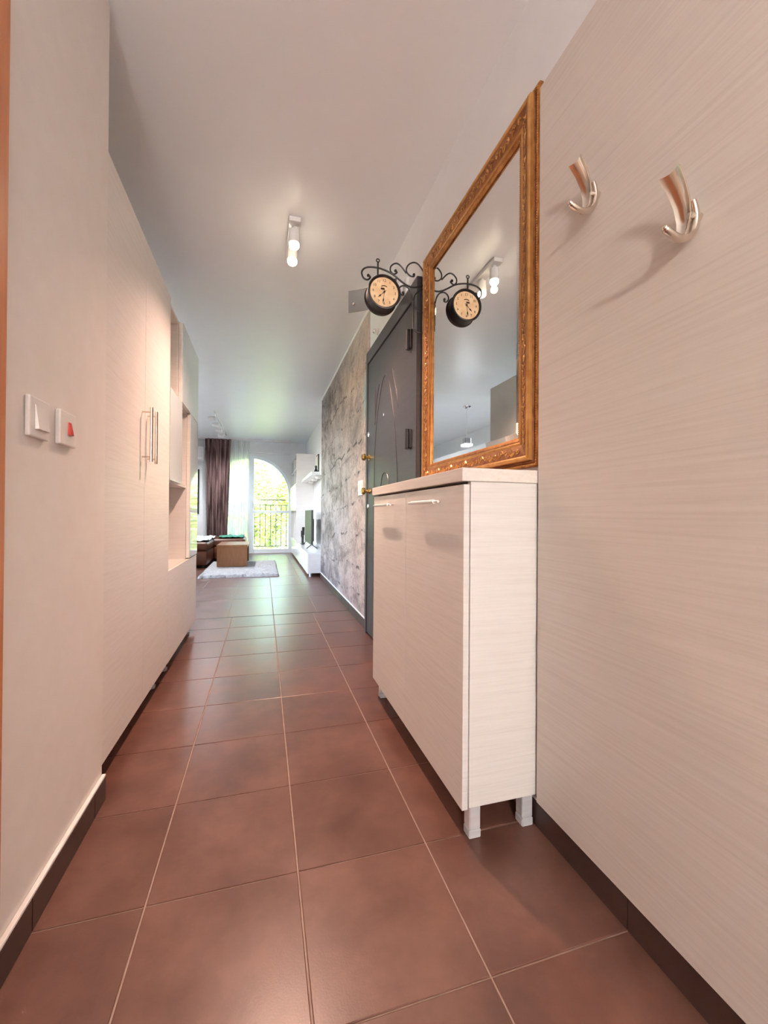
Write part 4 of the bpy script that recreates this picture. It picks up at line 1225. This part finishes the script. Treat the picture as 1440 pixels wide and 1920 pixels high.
# tall shelf unit on the media unit
ts = thing('tall_bookcase', (0.735, 8.5, 0.335), 'tall white bookcase standing on the far end of the media unit', 'bookcase')
TX0, TY0, TY1, TZ0, TZ1 = 0.573, 7.80, 9.28, 0.3355, 1.985
obj('side_panel', B().box(TX0, WR2 - 0.001, TY0, TY0 + 0.02, TZ0, TZ1), M['white_satin'], ts)
obj('side_panel', B().box(TX0, WR2 - 0.001, TY1 - 0.02, TY1, TZ0, TZ1), M['white_satin'], ts)
obj('back_panel', B().box(WR2 - 0.010, WR2 - 0.001, TY0 + 0.0205, TY1 - 0.0205, TZ0, TZ1), M['white_satin'], ts)
ym = (TY0 + TY1) / 2
obj('upright', B().box(TX0 + 0.01, WR2 - 0.011, ym - 0.01, ym + 0.01, TZ0 + 0.021, TZ1 - 0.021), M['white_satin'], ts)
for z in (TZ0, 0.93, 1.42, 1.70, TZ1 - 0.02):
    obj('shelf', B().box(TX0 + 0.001, WR2 - 0.0105, TY0 + 0.0205, TY1 - 0.0205, z, z + 0.02), M['white_gloss'], ts)
obj('front_door', B().box(TX0 - 0.019, TX0 - 0.0005, TY0, ym - 0.002, 0.94, 1.425, 0.0015), M['white_gloss'], ts)
obj('front_door', B().box(TX0 - 0.019, TX0 - 0.0005, ym + 0.002, TY1, 0.94, 1.425, 0.0015), M['white_gloss'], ts)

# floating shelf with lamps below and things on it
sh_ = thing('wall_shelf', (0.78, 6.98, 1.44), 'white gloss floating shelf with small round lamps underneath', 'shelf')
obj('board', B().box(0.662, WR2 - 0.0005, 6.08, 7.78, 1.448, 1.492, 0.003), M['white_gloss'], sh_)
for y in (6.35, 6.85, 7.35):
    obj('downlight', B().lathe((0.79, y, 0), [(0.045, 1.4478), (0.045, 1.425), (0.034, 1.412)], 'Z', 18), M['white_satin'], sh_, smooth=True)
pf = thing('photo_frame', (0.80, 6.50, 1.492), 'dark picture frame leaning on the floating shelf', 'picture frame')
obj('frame', B().box(0.795, 0.815, 6.42, 6.66, 1.4925, 1.80, 0.003), M['black'], pf)
obj('print', B().box(0.7925, 0.7948, 6.445, 6.635, 1.52, 1.775), M['wood_dark_in'], pf)
obj('figurine', B().lathe((0.75, 6.28, 0), [(0.026, 1.4925), (0.032, 1.51), (0.020, 1.54), (0.012, 1.565), (0.020, 1.58), (0.012, 1.60), (0.002, 1.605)], 'Z', 16), M['black'], smooth=True, label='small black figurine at the near end of the floating shelf', cat='figurine')

# television
tv = thing('television', (0.705, 6.9, 0.336), 'slim black television standing on the media unit', 'television')
obj('panel', B().box(0.700, 0.728, 6.40, 7.40, 0.400, 0.935, 0.004), M['black'], tv)
obj('screen', B().box(0.6975, 0.6998, 6.412, 7.388, 0.418, 0.924), M['screen'], tv)
obj('rear_housing', B().box(0.7285, 0.765, 6.60, 7.20, 0.44, 0.80, 0.01), M['black'], tv)
for y in (6.50, 7.30):
    obj('foot', B().tube([(0.640, y - 0.02, 0.343), (0.714, y, 0.402), (0.800, y - 0.02, 0.343)], 0.007, 6), M['black'], tv, smooth=True)
for (x, y, h, r_, lab) in ((0.665, 7.46, 0.15, 0.022, 'shortest black candle holder beside the television'), (0.660, 7.54, 0.24, 0.020, 'middle black candle holder beside the television'), (0.690, 7.62, 0.30, 0.024, 'tallest black candle holder beside the bookcase')):
    obj('candle_holder', B().lathe((x, y, 0.3355), [(r_ * 1.5, 0), (r_ * 1.5, 0.008), (r_ * 0.5, 0.02), (r_ * 0.5, h * 0.5), (r_, h * 0.55), (r_, h), (r_ * 0.8, h)], 'Z', 14), M['black'], smooth=True, label=lab, cat='candle holder', group='black candle holders on the media unit')

# ------------------------------------------------------------------ outside: balcony, railing, trees
obj('balcony_floor', B().box(-2.6, 2.0, WFAR + 0.29, 10.65, -0.12, -0.03), M['concrete'], kind='structure', label='concrete balcony floor')
ra = thing('balcony_railing', (-0.27, 10.5, -0.03), 'black wrought iron balcony railing beyond the glass', 'railing')
for z, t_ in ((1.205, 0.022), (1.080, 0.018), (0.08, 0.018)):
    obj('rail', B().box(-2.5, 1.9, 10.5 - t_, 10.5 + t_, z - t_ / 2, z + t_ / 2), M['iron'], ra)
bal = obj('baluster', B().tube([(0, 0, 0.086), (0, 0, 1.075)], 0.011, 6), M['iron'], loc=(0, 0, 0))
crl = obj('curl', B().tube([(0.008 + 0.03 * (1 - q / 18 * 0.7) * math.cos(q * 0.55) + 0.03, 0, 0.45 + 0.03 * (1 - q / 18 * 0.7) * math.sin(q * 0.55)) for q in range(19)], 0.005, 5), M['iron'], loc=(0, 0, 0))
first = True
k = 0
x = -2.44
while x < 1.85:
    for src, on in ((bal, True), (crl, k % 2 == 0)):
        if not on:
            continue
        if first and src is bal or (k == 0 and src is crl):
            src.parent = ra
            src.location = Vector((x, 10.5, 0)) - LOC[ra.name]
            if src is bal: first = False
        else:
            clone(src, ra, (x, 10.5, 0))
    k += 1
    x += 0.124
for x in (-2.48, 1.88):
    obj('post', B().box(x - 0.02, x + 0.02, 10.48, 10.52, -0.03, 1.21), M['iron'], ra)

obj('ground', B().box(-40, 40, 10.9, 60, -3.6, -3.4), M['ground'], kind='structure', label='sunny garden ground below the balcony')


def tree(x, y, zc, rx, rz, n_, seed, label):
    rn = random.Random(seed)
    t_ = thing('garden_tree', (x, y, -3.4), label, 'tree', 'trees beyond the balcony')
    b_ = B()
    b_.tube([(x, y, -3.4), (x + 0.1, y, -1.5), (x - 0.05, y, zc - rz * 0.3)], [0.16, 0.13, 0.07], 8)
    for q in range(5):
        a_ = q * 1.26 + rn.random()
        b_.tube([(x, y, zc - rz * 0.55), (x + 0.5 * rx * math.cos(a_), y + 0.5 * rx * math.sin(a_), zc + rn.uniform(-0.2, 0.5) * rz)], [0.06, 0.02], 5)
    obj('trunk', b_, M['bark'], t_, smooth=True)
    verts, faces = [], []
    blobs = [(rn.gauss(0, 0.45), rn.gauss(0, 0.45), rn.gauss(0, 0.42)) for _ in range(26)]
    for q in range(n_):
        bl = blobs[rn.randrange(len(blobs))]
        o_ = Vector((bl[0] + rn.gauss(0, 0.17), bl[1] + rn.gauss(0, 0.17), bl[2] + rn.gauss(0, 0.17)))
        if o_.length > 1.0:
            o_ *= rn.uniform(0.6, 1.0) / o_.length
        p_ = Vector((x + rx * o_.x, y + rx * o_.y, zc + rz * o_.z))
        s = rn.uniform(0.04, 0.085)
        a1 = Vector((rn.gauss(0, 1), rn.gauss(0, 1), rn.gauss(0, 1))).normalized()
        a2 = a1.orthogonal().normalized()
        i0 = len(verts)
        verts += [p_ - a1 * s, p_ + a2 * s * 0.5, p_ + a1 * s, p_ - a2 * s * 0.5]
        faces.append((i0, i0 + 1, i0 + 2, i0 + 3))
    base_ = LOC[t_.name]
    me = bpy.data.meshes.new('foliage')
    me.from_pydata([v - base_ for v in verts], [], faces)
    me.materials.append(M['leaf'])
    o = bpy.data.objects.new('foliage', me)
    COL.objects.link(o)
    o.parent = t_
    o['kind'] = 'stuff'


tree(-1.05, 13.2, 0.9, 1.25, 2.3, 9000, 11, 'yellow-green tree behind the left of the balcony door')
tree(1.50, 13.4, 0.7, 1.25, 2.3, 9000, 12, 'yellow-green tree seen through the right glass leaf')
tree(-4.2, 14.5, 0.8, 1.8, 2.6, 6000, 13, 'leafy tree furthest left beyond the balcony')
tree(0.25, 16.6, 1.4, 1.95, 3.2, 10000, 14, 'large leafy tree standing behind the two nearer trees')
tree(4.9, 15.0, 0.8, 1.9, 2.6, 6000, 15, 'leafy tree furthest right beyond the balcony')
